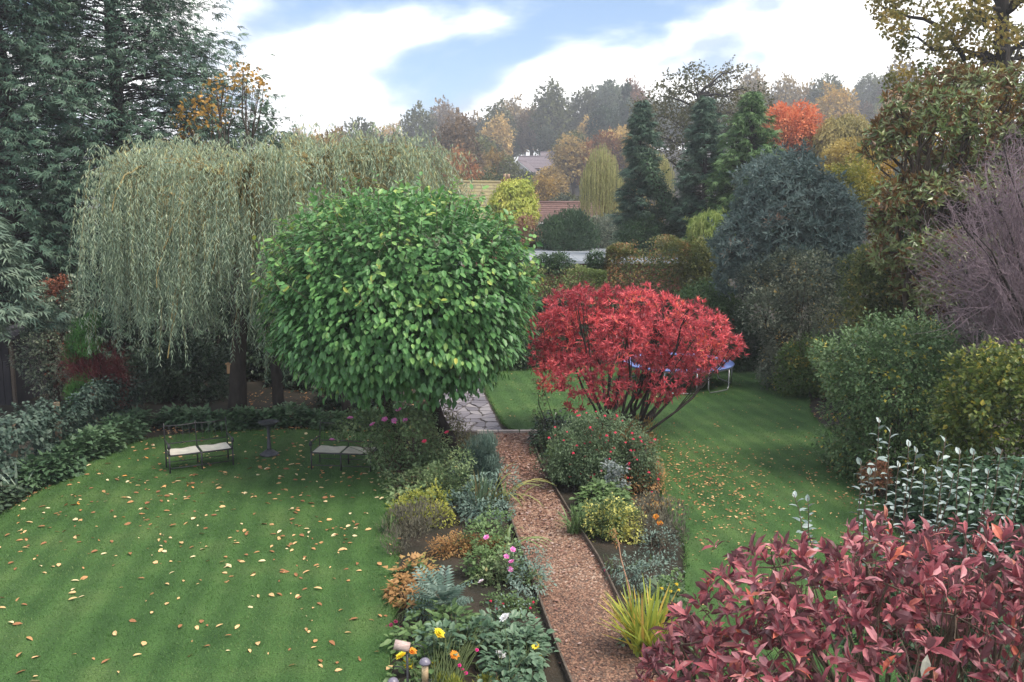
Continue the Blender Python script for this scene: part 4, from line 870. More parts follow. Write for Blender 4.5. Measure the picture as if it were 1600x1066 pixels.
# weeping willow
M_wil = leafmat('leaf_weeping_willow', [(.085, .125, .085), (.165, .215, .15), (.25, .29, .18), (.40, .37, .15)], .45, .25, .5, pos=[0, .45, .85, 1])
def weeping_willow():
    rng = np.random.default_rng(110); d = 22.5; base = G(370, 664); t = thing('weeping_willow', 'large weeping willow with curtains of grey-green hanging leaves', 'tree', base)
    tpx = np.array([135, 150, 175, 200, 240, 290, 340, 380, 420, 480, 540, 600, 650, 690]); tpy = np.array([262, 240, 228, 228, 232, 236, 248, 240, 225, 212, 225, 228, 238, 262])
    bpx = np.array([135, 150, 200, 240, 265, 300, 330, 350, 395, 430, 520, 690]); bpy = np.array([330, 500, 520, 545, 595, 590, 540, 505, 560, 560, 520, 420])
    crown_c = A(400, 300, d); wood = []; limb_m = []
    top = curve(base, A(372, 420, d), (.05, 0, 0), 6, rng, .03); wood.append(tube(top, np.array([.27, .22, .2, .19, .18, .17]), 10))
    hubs = []
    for k in range(26):
        px = rng.uniform(170, 660); py = np.interp(px, tpx, tpy) + rng.uniform(15, 60); h = A(px, py, d + rng.uniform(-2.6, 2.4)); hubs.append(h)
        c = curve(top[-1], h, UP * rng.uniform(.2, 1.1), 9, rng, .05); limb_m.append(tube(c, np.linspace(.09, .022, 9), 6, cap=False))
    for sx, sy, ex, ey in ((330, 285, 268, 500), (300, 320, 245, 450), (380, 275, 330, 430), (230, 262, 175, 330), (310, 390, 262, 560), (420, 262, 395, 420)):
        limb_m.append(tube(curve(A(sx, sy, d - 2.2), A(ex, ey, d - 3.05), UP * .55 + np.array([-.15, 0, 0]), 10, rng, .035), np.linspace(.034, .012, 10), 6, cap=False))
    hubs = np.array(hubs); X, Dn, tn, Ls = [], [], [], []; strands = []
    for c_ in range(190):
        px = rng.uniform(185, 680); w = (px - 400) / 280; dep = 2.9 * math.sqrt(max(.05, 1 - w * w)); dy = -dep * rng.uniform(.35, 1.05) if rng.random() < .72 else dep * rng.uniform(-.3, 1)
        y0 = np.interp(px, tpx, tpy) + (abs(dy) / 2.9) ** 2 * 30 + abs(rng.normal(0, 24)) - 8; low = rng.random() < .45
        if low: y0 += rng.uniform(25, 190)
        y1 = np.interp(px, bpx, bpy) + rng.normal(0, 26); full = rng.uniform(.45, 1.0)
        for _ in range(rng.integers(8, 18)): strands.append((px + rng.normal(0, 6), y0 + rng.normal(0, 7), y1 + rng.normal(0, 12), dy + rng.normal(0, .14), w, full * rng.uniform(.6, 1.05)))
    for px, y0, y1, dy, w, full in strands:
        p = A(px, y0, d + dy); z1 = A(px, y1, d + dy)[2]; ln = min((p[2] - z1) * full, p[2] - .8)
        if ln < .4: continue
        k = int(ln / .1) + 3; s = np.linspace(0, 1, k); out = nrm(np.array([w, dy / 3, 0]) + rng.normal(0, .35, 3)) * (.5 if rng.random() < .7 else 1.15); amp = rng.uniform(.2, .5) if rng.random() < .7 else rng.uniform(.6, 1.0)
        sway = np.cumsum(rng.normal(0, .012, (k, 3)), 0)
        st = p + out * (1 - np.exp(-s * 5))[:, None] + sway; st[:, 2] = p[2] + amp * np.sin(np.minimum(s * 7, 3.14)) * min(1, ln / 2) - s * ln
        h = hubs[np.argmin(((hubs - p) ** 2).sum(1))]
        if rng.random() < .5: limb_m.append(tube(curve(h, p, UP * .2, 5, rng, .03), np.linspace(.014, .006, 5), 3, cap=False))
        if rng.random() < .45: limb_m.append(tube(st[::3], np.linspace(.0045, .002, len(st[::3])), 3, cap=False))
        q = st[1:]; a = rng.uniform(0, 6.28, len(q)); 
        for sgn in (0, 2.4):
            hd = np.stack([np.cos(a + sgn), np.sin(a + sgn), np.zeros(len(q))], -1)
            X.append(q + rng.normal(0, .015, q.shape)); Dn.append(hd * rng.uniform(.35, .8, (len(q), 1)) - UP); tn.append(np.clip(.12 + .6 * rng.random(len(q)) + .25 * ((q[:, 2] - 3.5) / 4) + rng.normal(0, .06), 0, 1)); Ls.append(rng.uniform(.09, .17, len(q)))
    X, Dn, tn, Ls = map(np.concatenate, (X, Dn, tn, Ls)); R = rdir(len(X), rng)
    obj('trunk', wood, M_barkd, t); obj('hanging_branches', limb_m, M_barky, t, kind='stuff')
    obj('crown', [leaves(X, Dn, R, Ls, Ls * .17, 'lance', tn)], M_wil, t, kind='stuff')
    return base
wbase = weeping_willow()
bb = A(362, 576, 22.15)
nb = thing('bird_box', 'small pale wooden box fixed to the willow trunk', 'bird box', bb)
M_wood = surf('pale_wood', [(.3, .17, .09), (.48, .3, .17)], 9, .8, .2, stretch=(1, 1, .2))
obj('box_body', [box(bb, (.2, .16, .24), bevel=.006)], M_wood, nb); obj('lid', [box(bb + np.array([0, -.02, .135]), (.25, .22, .025), bevel=.004)], M_wood, nb)
obj('entrance_hole', [tube([bb + np.array([0, -.083, .04]), bb + np.array([0, -.078, .04])], .018, 12)], M_glass, nb)

# understorey in the shade
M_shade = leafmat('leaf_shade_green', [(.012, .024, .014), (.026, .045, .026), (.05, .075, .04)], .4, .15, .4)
M_hollyL = leafmat('leaf_pale_holly', [(.02, .035, .022), (.05, .075, .05), (.12, .15, .10), (.24, .27, .19)], .3, .15, .5)
bush('old_holly', 'upright holly with pale glinting leaves left of the willow', 'tree', lobes(24, [(58, 480, 24), (65, 520, 28), (50, 560, 30), (85, 545, 30), (112, 470, 22), (118, 500, 24), (100, 515, 24), (75, 590, 30), (118, 440, 12), (60, 455, 12), (110, 565, 28)], .5, np.random.default_rng(120)), M_hollyL, .09, .055, 'oval', 'out', seed=120, tree=.08, cover=1.3, clump=.4)
conifer('spruce', 'young spruce with drooping feathery branches beside the old holly', -30, 22, 330, 520, 128, leafmat('spruce_pale', [(.03, .06, .045), (.07, .11, .08), (.13, .17, .12)], .6, .15), 121, 2400, .42, droop=.05, trunk=.12, power=.7)
bush('bright_juniper', 'small bright green juniper at the willow curtain', 'shrub', lobes(21.3, [(132, 520, 17), (145, 505, 13), (120, 540, 17), (140, 545, 15), (112, 558, 12)], .2, np.random.default_rng(122)), leafmat('leaf_juniper', [(.02, .06, .015), (.05, .13, .03), (.09, .2, .05)], .6, .2), .10, .03, 'lance', 'up', seed=122, cover=2.5, base=np.array([-10.2, 21.5, 0]))
M_redtwig = surf('twig_red', [(.09, .02, .022), (.22, .045, .045)], 9, .6, .1)
twig_tree('red_stemmed_dogwood', 'dark red twiggy shrub with bare fanning stems by the willow', G(165, 672), 21.6, [(90, 570), (110, 545), (150, 535), (195, 550), (205, 600), (195, 640), (150, 640), (120, 610)], 520, M_redtwig, 123, .0045, tips=4, L=.4, deep=.6, limbs=22, org=G(165, 672) + np.array([0, 0, .3]))
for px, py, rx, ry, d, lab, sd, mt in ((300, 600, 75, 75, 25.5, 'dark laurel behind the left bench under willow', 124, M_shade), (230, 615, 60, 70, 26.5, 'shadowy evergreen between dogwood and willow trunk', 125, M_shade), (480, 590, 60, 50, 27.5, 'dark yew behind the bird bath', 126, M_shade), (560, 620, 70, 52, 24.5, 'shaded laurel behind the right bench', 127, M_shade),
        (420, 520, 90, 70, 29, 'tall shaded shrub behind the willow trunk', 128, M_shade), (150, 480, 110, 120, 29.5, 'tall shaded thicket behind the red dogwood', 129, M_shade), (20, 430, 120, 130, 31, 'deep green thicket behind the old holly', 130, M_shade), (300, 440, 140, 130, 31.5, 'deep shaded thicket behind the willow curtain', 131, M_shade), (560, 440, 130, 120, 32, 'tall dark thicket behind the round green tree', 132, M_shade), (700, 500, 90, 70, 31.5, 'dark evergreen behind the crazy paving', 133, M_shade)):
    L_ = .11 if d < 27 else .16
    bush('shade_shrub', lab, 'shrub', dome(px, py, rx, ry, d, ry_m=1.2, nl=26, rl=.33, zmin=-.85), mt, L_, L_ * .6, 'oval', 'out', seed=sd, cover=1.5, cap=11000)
bush('copper_beech_sapling', 'rust-brown beech foliage under the spruce', 'shrub', lobes(26.2, [(75, 450, 14), (95, 455, 16), (60, 465, 14), (30, 468, 15), (100, 440, 10)], .3, np.random.default_rng(134)), leafmat('leaf_copper', [(.07, .025, .015), (.16, .055, .03), (.22, .09, .05)], .6, .3), .09, .06, seed=134, base=np.array([-13.6, 26.4, 0]))
for px, py, r_, h_, lab in ((440, 668, .13, 3.2, 'dark leaning trunk behind the bird bath'), (545, 672, .1, 3.0, 'thin dark trunk behind the right bench')):
    b = G(px, py - 12); t = thing('shaded_tree', lab, 'tree', b)
    obj('trunk', [tube(curve(b, b + np.array([-.5, .3, h_]), (.12, 0, 0), 7, RNG, .02), np.linspace(r_ * 1.3, r_ * .7, 7), 8)], M_barkd, t)
    lb = np.array([[b[0] - .5 + q, b[1] + .4, h_ + .2 * (q % 1), .6] for q in (-.8, -.2, .4, .9)]); obj('crown', foliage(lb, .11, .07, 'oval', 'out', seed=int(px), cover=1.4), M_shade, t, kind='stuff')
# garden shed in the corner
sh0 = A(12, 600, 25); M_shed = surf('shed_boards', [(.018, .017, .022), (.04, .037, .043)], 6, .9, .3, stretch=(1, 1, .3))
sd_ = thing('garden_shed', 'dark timber garden shed in the shady corner behind holly', 'shed', (sh0[0] - .6, 25.6, 0))
for k in range(12): obj('cladding_board', [box((sh0[0] - 1.85 + k * .2, 24.4, .95), (.19, .03, 1.9), bevel=.004)], M_shed, sd_)
obj('side_wall', [box((sh0[0] + .5, 25.6, .95), (.04, 2.3, 1.9))], M_shed, sd_); obj('back_wall', [box((sh0[0] - .75, 26.8, .95), (2.5, .04, 1.9))], M_shed, sd_)
obj('corner_post', [box((sh0[0] + .53, 24.38, .95), (.08, .09, 1.95))], M_timber, sd_)
obj('roof', [P_(np.array([(sh0[0] - 2.2, 24.2, 1.9), (sh0[0] + .75, 24.2, 1.9), (sh0[0] + .75, 27, 2.4), (sh0[0] - 2.2, 27, 2.4), (sh0[0] - 2.2, 24.2, 1.96), (sh0[0] + .75, 24.2, 1.96), (sh0[0] + .75, 27, 2.46), (sh0[0] - 2.2, 27, 2.46)]), np.array([(0, 3, 2, 1), (4, 5, 6, 7), (0, 1, 5, 4), (1, 2, 6, 5), (2, 3, 7, 6), (3, 0, 4, 7)]))], M_shed, sd_)
# ivy-covered boundary fence
fx = -9.75
fn = thing('boundary_fence', 'old timber and wire boundary fence half smothered in ivy', 'fence', (fx, 18, 0))
M_post = surf('fence_post_wood', [(.13, .09, .06), (.27, .2, .14)], 8, .9, .4, stretch=(1, 1, .2))
for k, y in enumerate((13.5, 15.2, 16.9, 18.6, 20.3, 22.0)):
    po = obj('post', [box((fx, y, .66), (.1, .1, 1.32), rz=.05 * (k % 3 - 1), bevel=.008)], M_post, fn)
for k, z in enumerate((.35, .75, 1.15)): obj('wire', [tube([(fx, 13.4, z), (fx, 17.5, z - .02), (fx, 22.1, z)], .005, 5)], M_barkd, fn)
for k in range(9): obj('pale', [box((fx - .04, 13.6 + k * .2, .52), (.02, .13, 1.0 + .03 * (k % 3)), bevel=.003)], M_post, fn)
rng_ = np.random.default_rng(140)
lb = np.array([[fx + rng_.uniform(-.08, .12), y, z, rng_.uniform(.16, .3)] for y in np.arange(13.2, 22.4, .3) for z in (.5, .95, 1.2) if rng_.random() < (.9 if y > 15.8 else .45)])
tag(obj('ivy_climber', foliage(lb, .085, .08, 'ivy', 'shingle', seed=140, cover=1.6), leafmat('leaf_fence_ivy', [(.016, .032, .024), (.035, .058, .044), (.07, .10, .075)], .5, .1, .25), kind=None), 'dark ivy draped over the old boundary fence', 'ivy')

# ground cover round the lawn: geranium leaves
M_geran = leafmat('leaf_geranium', [(.025, .055, .03), (.055, .10, .05), (.10, .16, .085)], .5, .25, .35)
def mound(name, label, cat, pts, r, h, mat, L, W, tpl, mode, seed, n, group=None, extra=None):
    rng = np.random.default_rng(seed); lb = np.array([[p[0], p[1], h * rng.uniform(.3, .75), r * rng.uniform(.7, 1.2)] for p in pts])
    X, O = sample(lb, n, rng, .6); X[:, 2] = np.abs(X[:, 2]) * (h / (h * .6 + r)) + .03; D, N = orient(O, mode, rng); s = rng.uniform(.6, 1.25, len(X))
    t = thing(name, label, cat, (*np.mean([q[:2] for q in pts], 0), 0), group)
    obj('stems', [q for p in lb[::2] for q in stems((p[0], p[1], 0), np.array([p]), .006, 4, seed, .08)], M_twig, t, kind='stuff')
    obj('foliage', [leaves(X, D, N, L * s, W * s, tpl, np.clip(vnoise(X, 3, seed) * .6 + rng.random(len(X)) * .5, 0, 1))], mat, t, kind='stuff'); return t
mound('geranium_patch', 'low leafy geranium ground cover behind the benches', 'plant', [np.array([x, 21.75 + .25 * math.sin(x * 2), 0]) for x in np.arange(-8.6, -2.2, .33)], .34, .42, M_geran, .12, .12, 'ivy', 'flat', 150, 9000)
mound('geranium_patch', 'leafy geranium clump along the ivy fence', 'plant', [np.array([-9.35 + .12 * math.sin(y * 3), y, 0]) for y in np.arange(16.5, 21.5, .33)], .36, .5, M_geran, .13, .13, 'ivy', 'flat', 151, 7000)
mound('shade_perennials', 'dark low perennials under the ivy fence beside lawn', 'plant', [np.array([-9.4, y, 0]) for y in np.arange(12.2, 16.4, .35)], .28, .3, M_shade, .11, .07, 'oval', 'flat', 152, 3000)

# ------------------------------------------------------------------ the round green tree
M_round = leafmat('leaf_round_tree', [(.022, .06, .022), (.05, .125, .04), (.085, .19, .06), (.17, .28, .08), (.30, .30, .06)], .42, .3, .4, pos=[0, .35, .72, .93, 1])
def round_tree():
    rng = np.random.default_rng(160); d = 17.6; c = A(627, 467, d); R = np.array([196 * d / F, 2.35, 158 * d / F]); base = np.array([-1.35, 18.6, 0.])
    t = thing('round_tree', 'dense round-crowned tree with large overlapping bright green leaves', 'tree', base)
    n = 19000; D = rdir(n, rng); D = D[D[:, 2] > -.93]; e = 2.5
    rad = (np.abs(D) ** e).sum(1) ** (-1 / e); nz = vnoise(D * 2.4, 2.2, 3) - .5; nz2 = vnoise(D * 2, 6, 4) - .5
    X = c + D * R * (rad * (1 + .16 * nz + .13 * nz2))[:, None]
    X -= D * (rng.random(len(X)) ** 2.2 * .55)[:, None]; X[:, 2] += np.where(D[:, 2] < -.45, .25 * rng.random(len(X)), 0)
    O = nrm(np.sign(D) * np.abs(D) ** 1.5 / R); S = rdir(len(X), rng)
    Dl = nrm(O * .8 + S * .42 + np.array([0, 0, -.62])); Nl = nrm(O + S * .3 + UP * .55); L = rng.uniform(.085, .185, len(X)); W = L * rng.uniform(.46, .62, len(X)); gap = vnoise(X, 5.5, 21) > .2; X, Dl, Nl, L, W, O = X[gap], Dl[gap], Nl[gap], L[gap], W[gap], O[gap]
    tt = np.clip(.5 * vnoise(X, 1.4, 8) + .55 * rng.random(len(X)), 0, 1)
    # upright young shoots on the crown
    ns = 210; Ds = rdir(ns, rng); Ds[:, 2] = np.abs(Ds[:, 2]) * .7; Ds = nrm(Ds); rs = (np.abs(Ds) ** e).sum(1) ** (-1 / e); B = c + Ds * R * rs[:, None]; sh = []; XS, DS, NS, LS = [], [], [], []
    for i in range(ns):
        ax = nrm(Ds[i] + UP * .8 + rng.normal(0, .25, 3)); ln = rng.uniform(.15, .5); sh.append(tube([B[i] - ax * .2, B[i] + ax * ln], [.008, .004], 4))
        for k in range(6):
            a = k * 2.4; h = nrm(np.cross(ax, rdir(1, rng)[0])); XS.append(B[i] + ax * ln * (k + 1) / 6); DS.append(h + ax * (.2 + .12 * k) - UP * .1); NS.append(ax + rng.normal(0, .2, 3)); LS.append(rng.uniform(.1, .17))
    X = np.concatenate([X, XS]); Dl = np.concatenate([Dl, DS]); Nl = np.concatenate([Nl, NS]); L = np.concatenate([L, LS]); W = np.concatenate([W, np.array(LS) * .55]); tt = np.concatenate([tt, rng.uniform(.6, 1, len(XS))])
    ok, px, py = inframe(X); front = ok & (((X - c) / R)[:, 1] < -.2) & (np.abs((X - c) / R).max(1) > .3) & ((((X - c) / R) ** 2).sum(1) > .95)
    rest = big_leaves(t, X, Dl, Nl, L, W, tt, 'ovate', M_round, front, 300)
    lb = np.concatenate([np.array([[c[0] + q * .9, c[1] + w, c[2] - .5 + .5 * (q % 2), .7] for q in (-1.6, -.8, 0, .8, 1.6) for w in (-.8, .6)])])
    wood = branches(base, lb, .16, 160, trunk=base + np.array([-.1, 0, 1.1])) ; wood2 = branches(base + np.array([-.9, -.5, 0]), lb[:5], .11, 161)
    obj('trunk', wood, M_barkd, t); obj('trunk', wood2, M_barkd, t); obj('young_shoots', sh, M_twig, t, kind='stuff')
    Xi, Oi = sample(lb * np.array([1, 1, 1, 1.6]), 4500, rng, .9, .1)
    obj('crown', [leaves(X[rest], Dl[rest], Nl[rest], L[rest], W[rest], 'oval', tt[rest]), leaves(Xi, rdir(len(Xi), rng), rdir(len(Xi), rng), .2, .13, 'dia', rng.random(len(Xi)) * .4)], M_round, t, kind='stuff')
round_tree()

# ------------------------------------------------------------------ the red shrub on the lawn and the red shrub by the house
M_red = leafmat('leaf_scarlet', [(.11, .026, .034), (.32, .052, .066), (.52, .10, .11), (.54, .15, .08), (.24, .15, .06)], .45, .3, .35, pos=[0, .35, .78, .94, 1])
def red_shrub():
    rng = np.random.default_rng(170); d = 20.0; base = G(968, 694)
    t = thing('scarlet_shrub', 'spreading scarlet-leaved shrub on dark bare stems between lawn and path', 'shrub', base)
    R_ = [(850, 520, 26), (880, 485, 26), (920, 478, 28), (960, 478, 30), (1000, 476, 28), (1040, 490, 28), (1080, 500, 28), (1115, 515, 26), (1140, 540, 20), (845, 560, 22), (875, 545, 34), (920, 530, 38), (970, 525, 40), (1020, 535, 38), (1065, 545, 34), (1105, 555, 26), (860, 590, 22), (900, 590, 32), (950, 595, 32), (1000, 590, 34), (1045, 595, 26), (900, 630, 16), (960, 625, 18), (1030, 620, 16), (870, 500, 20), (1085, 585, 18), (905, 465, 14), (990, 462, 12)]
    lb = lobes(d, [(r[0] * .985 + 15, *r[1:]) for r in R_], 1.15, rng); lb = np.concatenate([lb, lobes(d + 1.2, [r for r in R_ if r[1] < 560], .8, rng)])
    Q = rosettes(lb, 2900, .12, .034, 8, 'lance', 171, .95, .9, .55, shell=.5, jit=.3)
    wood = []
    for i in range(19):
        q = lb[rng.integers(len(lb))]; b = base + np.array([rng.uniform(-.35, .35), rng.uniform(-.3, .3), 0]); e = q[:3] + rng.normal(0, .1, 3)
        c = curve(b, e, np.array([(e[0] - b[0]) * .12, 0, -.12 * abs(e[0] - b[0])]) + rng.normal(0, .05, 3), 8, rng, .035); wood.append(tube(c, np.linspace(rng.uniform(.03, .06), .012, 8), 7, cap=False))
        for _ in range(5):
            s = c[rng.integers(3, 8)]; wood.append(tube(curve(s, q[:3] + rdir(1, rng)[0] * q[3], rng.normal(0, .06, 3), 4, rng), np.linspace(.014, .005, 4), 4, cap=False))
    obj('stems', wood, M_barkd, t)
    obj('foliage', [leaves(*Q[:5], 'lance', Q[5])] + [leaves(*(lambda X, O: (X, *orient(O, 'out', rng)))(*sample(lb, 5200, rng, .8)), .12, .035, 'lance', rng.random(5200)[:len(sample(lb, 10, rng)[0])] if False else .1)], M_red, t, kind='stuff')
red_shrub()
M_plum = leafmat('leaf_plum_red', [(.06, .022, .03), (.15, .036, .046), (.25, .062, .07), (.34, .15, .16), (.36, .09, .05), (.15, .17, .14)], .38, .25, .4, pos=[0, .3, .62, .82, .95, 1], back=(.20, .09, .10))
M_greyl = leafmat('leaf_grey_silver', [(.08, .11, .10), (.16, .205, .19), (.27, .31, .295)], .45, .2, .35)
def front_shrub():
    rng = np.random.default_rng(180); base = np.array([3.0, 6.2, 0.])
    t = thing('plum_red_shrub', 'large plum-red shrub with glossy whorled leaves close to the house', 'shrub', base)
    C = np.array([3.05, 6.05, 1.75]); R = np.array([2.1, 1.55, 1.25]); nl = 60; i = np.arange(nl) + .5; z = 1 - 1.25 * i / nl; ph = i * 2.4
    D = np.stack([np.sqrt(1 - z * z) * np.cos(ph), np.sqrt(1 - z * z) * np.sin(ph), z], -1); r = rng.uniform(.22, .4, nl)
    lb = np.c_[C + D * (R - r[:, None] * .8) * rng.uniform(.9, 1.1, (nl, 1)), r]
    Q = rosettes(lb, 1900, .128, .043, 6, 'lance2', 181, .7, .95, .25, shell=.85, jit=.55)
    X, Dl, Nl, L, W, tt = Q; L = L * rng.uniform(.55, 1.25, len(L)); W = W * rng.uniform(.6, 1.25, len(W))
    ok, px, py = inframe(X); rest = big_leaves(t, X, Dl, Nl, L, W, tt, 'lance2', M_plum, ok * ((X[:, 2] > 2.2)), 300)
    wood = []
    for i in range(70):
        q = lb[rng.integers(nl)]; b = base + np.array([rng.uniform(-.6, .6), rng.uniform(-.5, .5), 0]); c = curve(b, q[:3], rng.normal(0, .1, 3), 8, rng, .03); wood.append(tube(c, np.linspace(.022, .008, 8), 6, cap=False))
        for _ in range(6):
            wood.append(tube(curve(c[rng.integers(4, 8)], q[:3] + rdir(1, rng)[0] * q[3], rng.normal(0, .04, 3), 4, rng), np.linspace(.007, .003, 4), 4, cap=False))
    obj('stems', wood, M_twig, t)
    obj('foliage', [leaves(X[rest], Dl[rest], Nl[rest], L[rest], W[rest], 'lance2', tt[rest])], M_plum, t, kind='stuff')
front_shrub()
def silver_shrub():
    rng = np.random.default_rng(190); base = np.array([4.0, 8.6, 0.]); t = thing('silver_leaved_shrub', 'upright shoots of pale silvery leaves rising behind the plum-red shrub', 'shrub', base)
    shoots = [(1374, 652, 8.4), (1392, 668, 8.5), (1420, 690, 8.6), (1432, 700, 8.2), (1478, 683, 8.5), (1468, 705, 8.9), (1500, 702, 8.4), (1522, 704, 8.8), (1566, 702, 8.3), (1590, 742, 8.0), (1345, 720, 8.8), (1405, 722, 8.0), (1445, 735, 8.9), (1545, 735, 8.6), (1612, 690, 8.5), (1360, 735, 8.2), (1490, 740, 8.0), (1240, 772, 8.6), (1262, 778, 8.3)]
    st, X, Dl, Nl, L = [], [], [], [], []
    for px, py, d in shoots:
        tip = A(px, py, d); b = np.array([base[0] + (tip[0] - base[0]) * .55 + rng.normal(0, .1), base[1] + rng.normal(0, .15), .2]); c = curve(b, tip, np.array([(tip[0] - b[0]) * .2, 0, 0]), 14, rng, .012); st.append(tube(c, np.linspace(.014, .004, 14), 5))
        k0 = 0
        for s in np.arange(.6, 1.0, .02):
            j = s * 13; i0 = int(j); p = c[i0] + (c[min(13, i0 + 1)] - c[i0]) * (j - i0); a = k0 * 2.4 + rng.uniform(-.4, .4); k0 += 1
            X.append(p); Dl.append((math.cos(a), math.sin(a), .3 + .6 * (s > .95))); Nl.append(np.array([-.3 * math.cos(a), -.3 * math.sin(a), 1]) + rng.normal(0, .25, 3)); L.append(rng.uniform(.07, .115))
    X, Dl, Nl, L = map(np.array, (X, Dl, Nl, L)); tt = rng.random(len(X)); W = L * .5; ok, px, py = inframe(X, 2)
    rest = big_leaves(t, X, nrm(Dl), Nl, L, W, tt, 'ovate', M_greyl, ok * (py < 830), 300)
    obj('stems', st, M_twig, t); lb = np.array([[4.0 + rng.uniform(-.9, .9), 8.6 + rng.uniform(-.4, .4), rng.uniform(.5, 1.5), .33] for _ in range(10)])
    obj('foliage', [leaves(X[rest], nrm(Dl[rest]), Nl[rest], L[rest], W[rest], 'ovate', tt[rest])] + [(p[0], p[1], 1, p[3], p[4]) for p in foliage(lb, .1, .06, 'oval', 'out', seed=190, cover=1.3)], [M_greyl, M_ivy], t, kind='stuff')
silver_shrub()

# ------------------------------------------------------------------ flowers
def flower_mesh(kind, mats, r=1.0):
    rng = np.random.default_rng(len(kind)); parts = []
    rings = {'rose': [(10, .95, .35, .6), (8, .7, .75, .5), (6, .45, 1.1, .4)], 'dahlia': [(14, 1.0, .25, .42), (12, .85, .6, .4), (9, .62, .95, .36), (6, .4, 1.2, .3)], 'daisy': [(10, 1.0, .2, .42)], 'bell': [(5, .9, -.7, .4), (5, .6, -1.2, .4)], 'head': [(9, .7, .3, .6), (9, .6, .9, .6), (6, .5, 1.3, .6)]}[kind]
    for ri, (n, L, el, w) in enumerate(rings):
        a = np.arange(n) * 2 * math.pi / n + ri * .4; D = np.stack([np.cos(a) * math.cos(el), np.sin(a) * math.cos(el), np.full(n, math.sin(el))], -1)
        parts.append(leaves(np.zeros((n, 3)) + UP * .05 * ri, D, np.stack([-np.cos(a) * math.sin(el), -np.sin(a) * math.sin(el), np.full(n, math.cos(el))], -1), L * rng.uniform(.85, 1.1, n), w, 'oval', rng.random(n) * .6 + .2 * ri))
    if kind == 'daisy': parts.append(lathe((0, 0, .02), [(.05, 0), (.26, .04), (.2, .12), (.02, .16)], 10, 1))
    return mesh('flower_' + kind, parts, mats)
def petal(name, a, b): return leafmat(name, [a, b], .5, .3, .3)
FL = {}
M_disc = surf('flower_disc', [(.06, .03, .01), (.2, .12, .03)], 30, .8, .2)
for k, kind, a, b in (('pink', 'rose', (.62, .10, .30), (.85, .32, .55)), ('blush', 'rose', (.8, .45, .5), (.9, .68, .7)), ('redrose', 'rose', (.55, .03, .08), (.75, .09, .16)), ('yellow', 'dahlia', (.8, .36, .02), (.9, .58, .05)), ('orange', 'dahlia', (.8, .16, .02), (.9, .34, .05)), ('white', 'dahlia', (.75, .75, .72), (.88, .88, .86)),
        ('yellowdaisy', 'daisy', (.8, .42, .03), (.9, .6, .06)), ('whitedaisy', 'daisy', (.72, .70, .82), (.88, .86, .92)), ('fuchsia', 'bell', (.5, .02, .06), (.7, .06, .12)), ('magenta', 'head', (.42, .02, .14), (.6, .06, .25)), ('plum', 'head', (.2, .02, .07), (.32, .05, .12)), ('purple', 'daisy', (.35, .16, .6), (.5, .3, .75)), ('crocos', 'bell', (.75, .35, .03), (.88, .52, .05))):
    FL[k] = flower_mesh(kind, [petal('petal_' + k, a, b), M_disc])
def flower(parent, kind, pos, r, tilt=None, rng=RNG):
    q = Vector(tilt if tilt is not None else (rng.normal(0, .35), -.5 + rng.normal(0, .3), 1.0)).to_track_quat('Z', 'Y')
    o = link('flower', FL[kind], parent); o.location = [float(v) for v in np.asarray(pos) - np.array(parent.location)]; o.rotation_euler = q.to_euler(); o.scale = (r, r, r); return o
def flowers_px(parent, kind, pts, d, r, base=None):
    st = []
    for px, py in pts:
        p = A(px, py, d); flower(parent, kind, p, r); b = np.array(parent.location) + RNG.normal(0, .12, 3) * np.array([1, 1, 0]); st.append(tube(curve(b + UP * .1, p - UP * .02, (0, 0, .08), 6, RNG, .01), np.linspace(.006, .003, 6), 4))
    obj('flower_stems', st, M_stem, parent)
M_stem = surf('green_stem', [(.05, .075, .025), (.10, .13, .05)], 12, .7, .1)

# ------------------------------------------------------------------ the long bed left of the path
def bedplant(name, label, d, rows, mat, L, W, tpl='dia', mode='out', seed=0, dy=.25, base=None, nst=16, cover=1.2, wr=.008, cat='plant', wmat=None, sk=True, **k):
    lb = lobes(d, rows, dy, np.random.default_rng(seed)); lb = skirt(lb) if sk else lb; b = np.array([np.mean(lb[:, 0]), np.mean(lb[:, 1]) + .1, 0.]) if base is None or abs(base[1] - lb[:, 1].mean()) > .6 else np.asarray(base, float)
    t = thing(name, label, cat, b); obj('stems', stems(b, lb, wr, int(nst * .6), seed, .3), wmat or M_stem, t, kind='stuff')
    obj('foliage', foliage(lb, L, W, tpl, mode, seed=seed, cover=cover * 1.7, shell=.85, **k), mat, t, kind='stuff'); return t
M_roseL = leafmat('leaf_rose', [(.05, .085, .04), (.115, .165, .075), (.2, .25, .12), (.27, .23, .10)], .45, .25, pos=[0, .5, .92, 1])
M_fuc = leafmat('leaf_fuchsia', [(.035, .06, .03), (.07, .11, .055), (.12, .165, .09)], .5, .25)
M_blue = leafmat('leaf_blue_green', [(.04, .07, .055), (.085, .13, .105), (.15, .2, .165)], .45, .2)
M_fresh = leafmat('leaf_bed_green', [(.035, .065, .025), (.075, .125, .045), (.13, .19, .075)], .5, .3)
M_dah = leafmat('leaf_dahlia', [(.03, .06, .035), (.06, .105, .06), (.12, .175, .115)], .42, .2)
M_rust = leafmat('leaf_rust_spirea', [(.10, .06, .025), (.22, .12, .045), (.3, .17, .07), (.17, .16, .05)], .6, .3)
M_hyp = leafmat('leaf_hypericum', [(.08, .11, .02), (.19, .21, .04), (.33, .31, .07)], .5, .35)
t = bedplant('pink_rose_bush', 'large leggy rose bush with pink blooms beside the right bench', 17.3, [(525, 672, 13), (552, 660, 22), (590, 662, 26), (630, 650, 26), (600, 700, 34), (650, 690, 34), (640, 660, 24), (680, 700, 28), (620, 735, 30), (690, 725, 24), (665, 650, 20)], M_roseL, .065, .045, 'oval', 'out', 201, .5, G(635, 768), 60, 1.0, .01, 'rose', M_twig, sk=False)
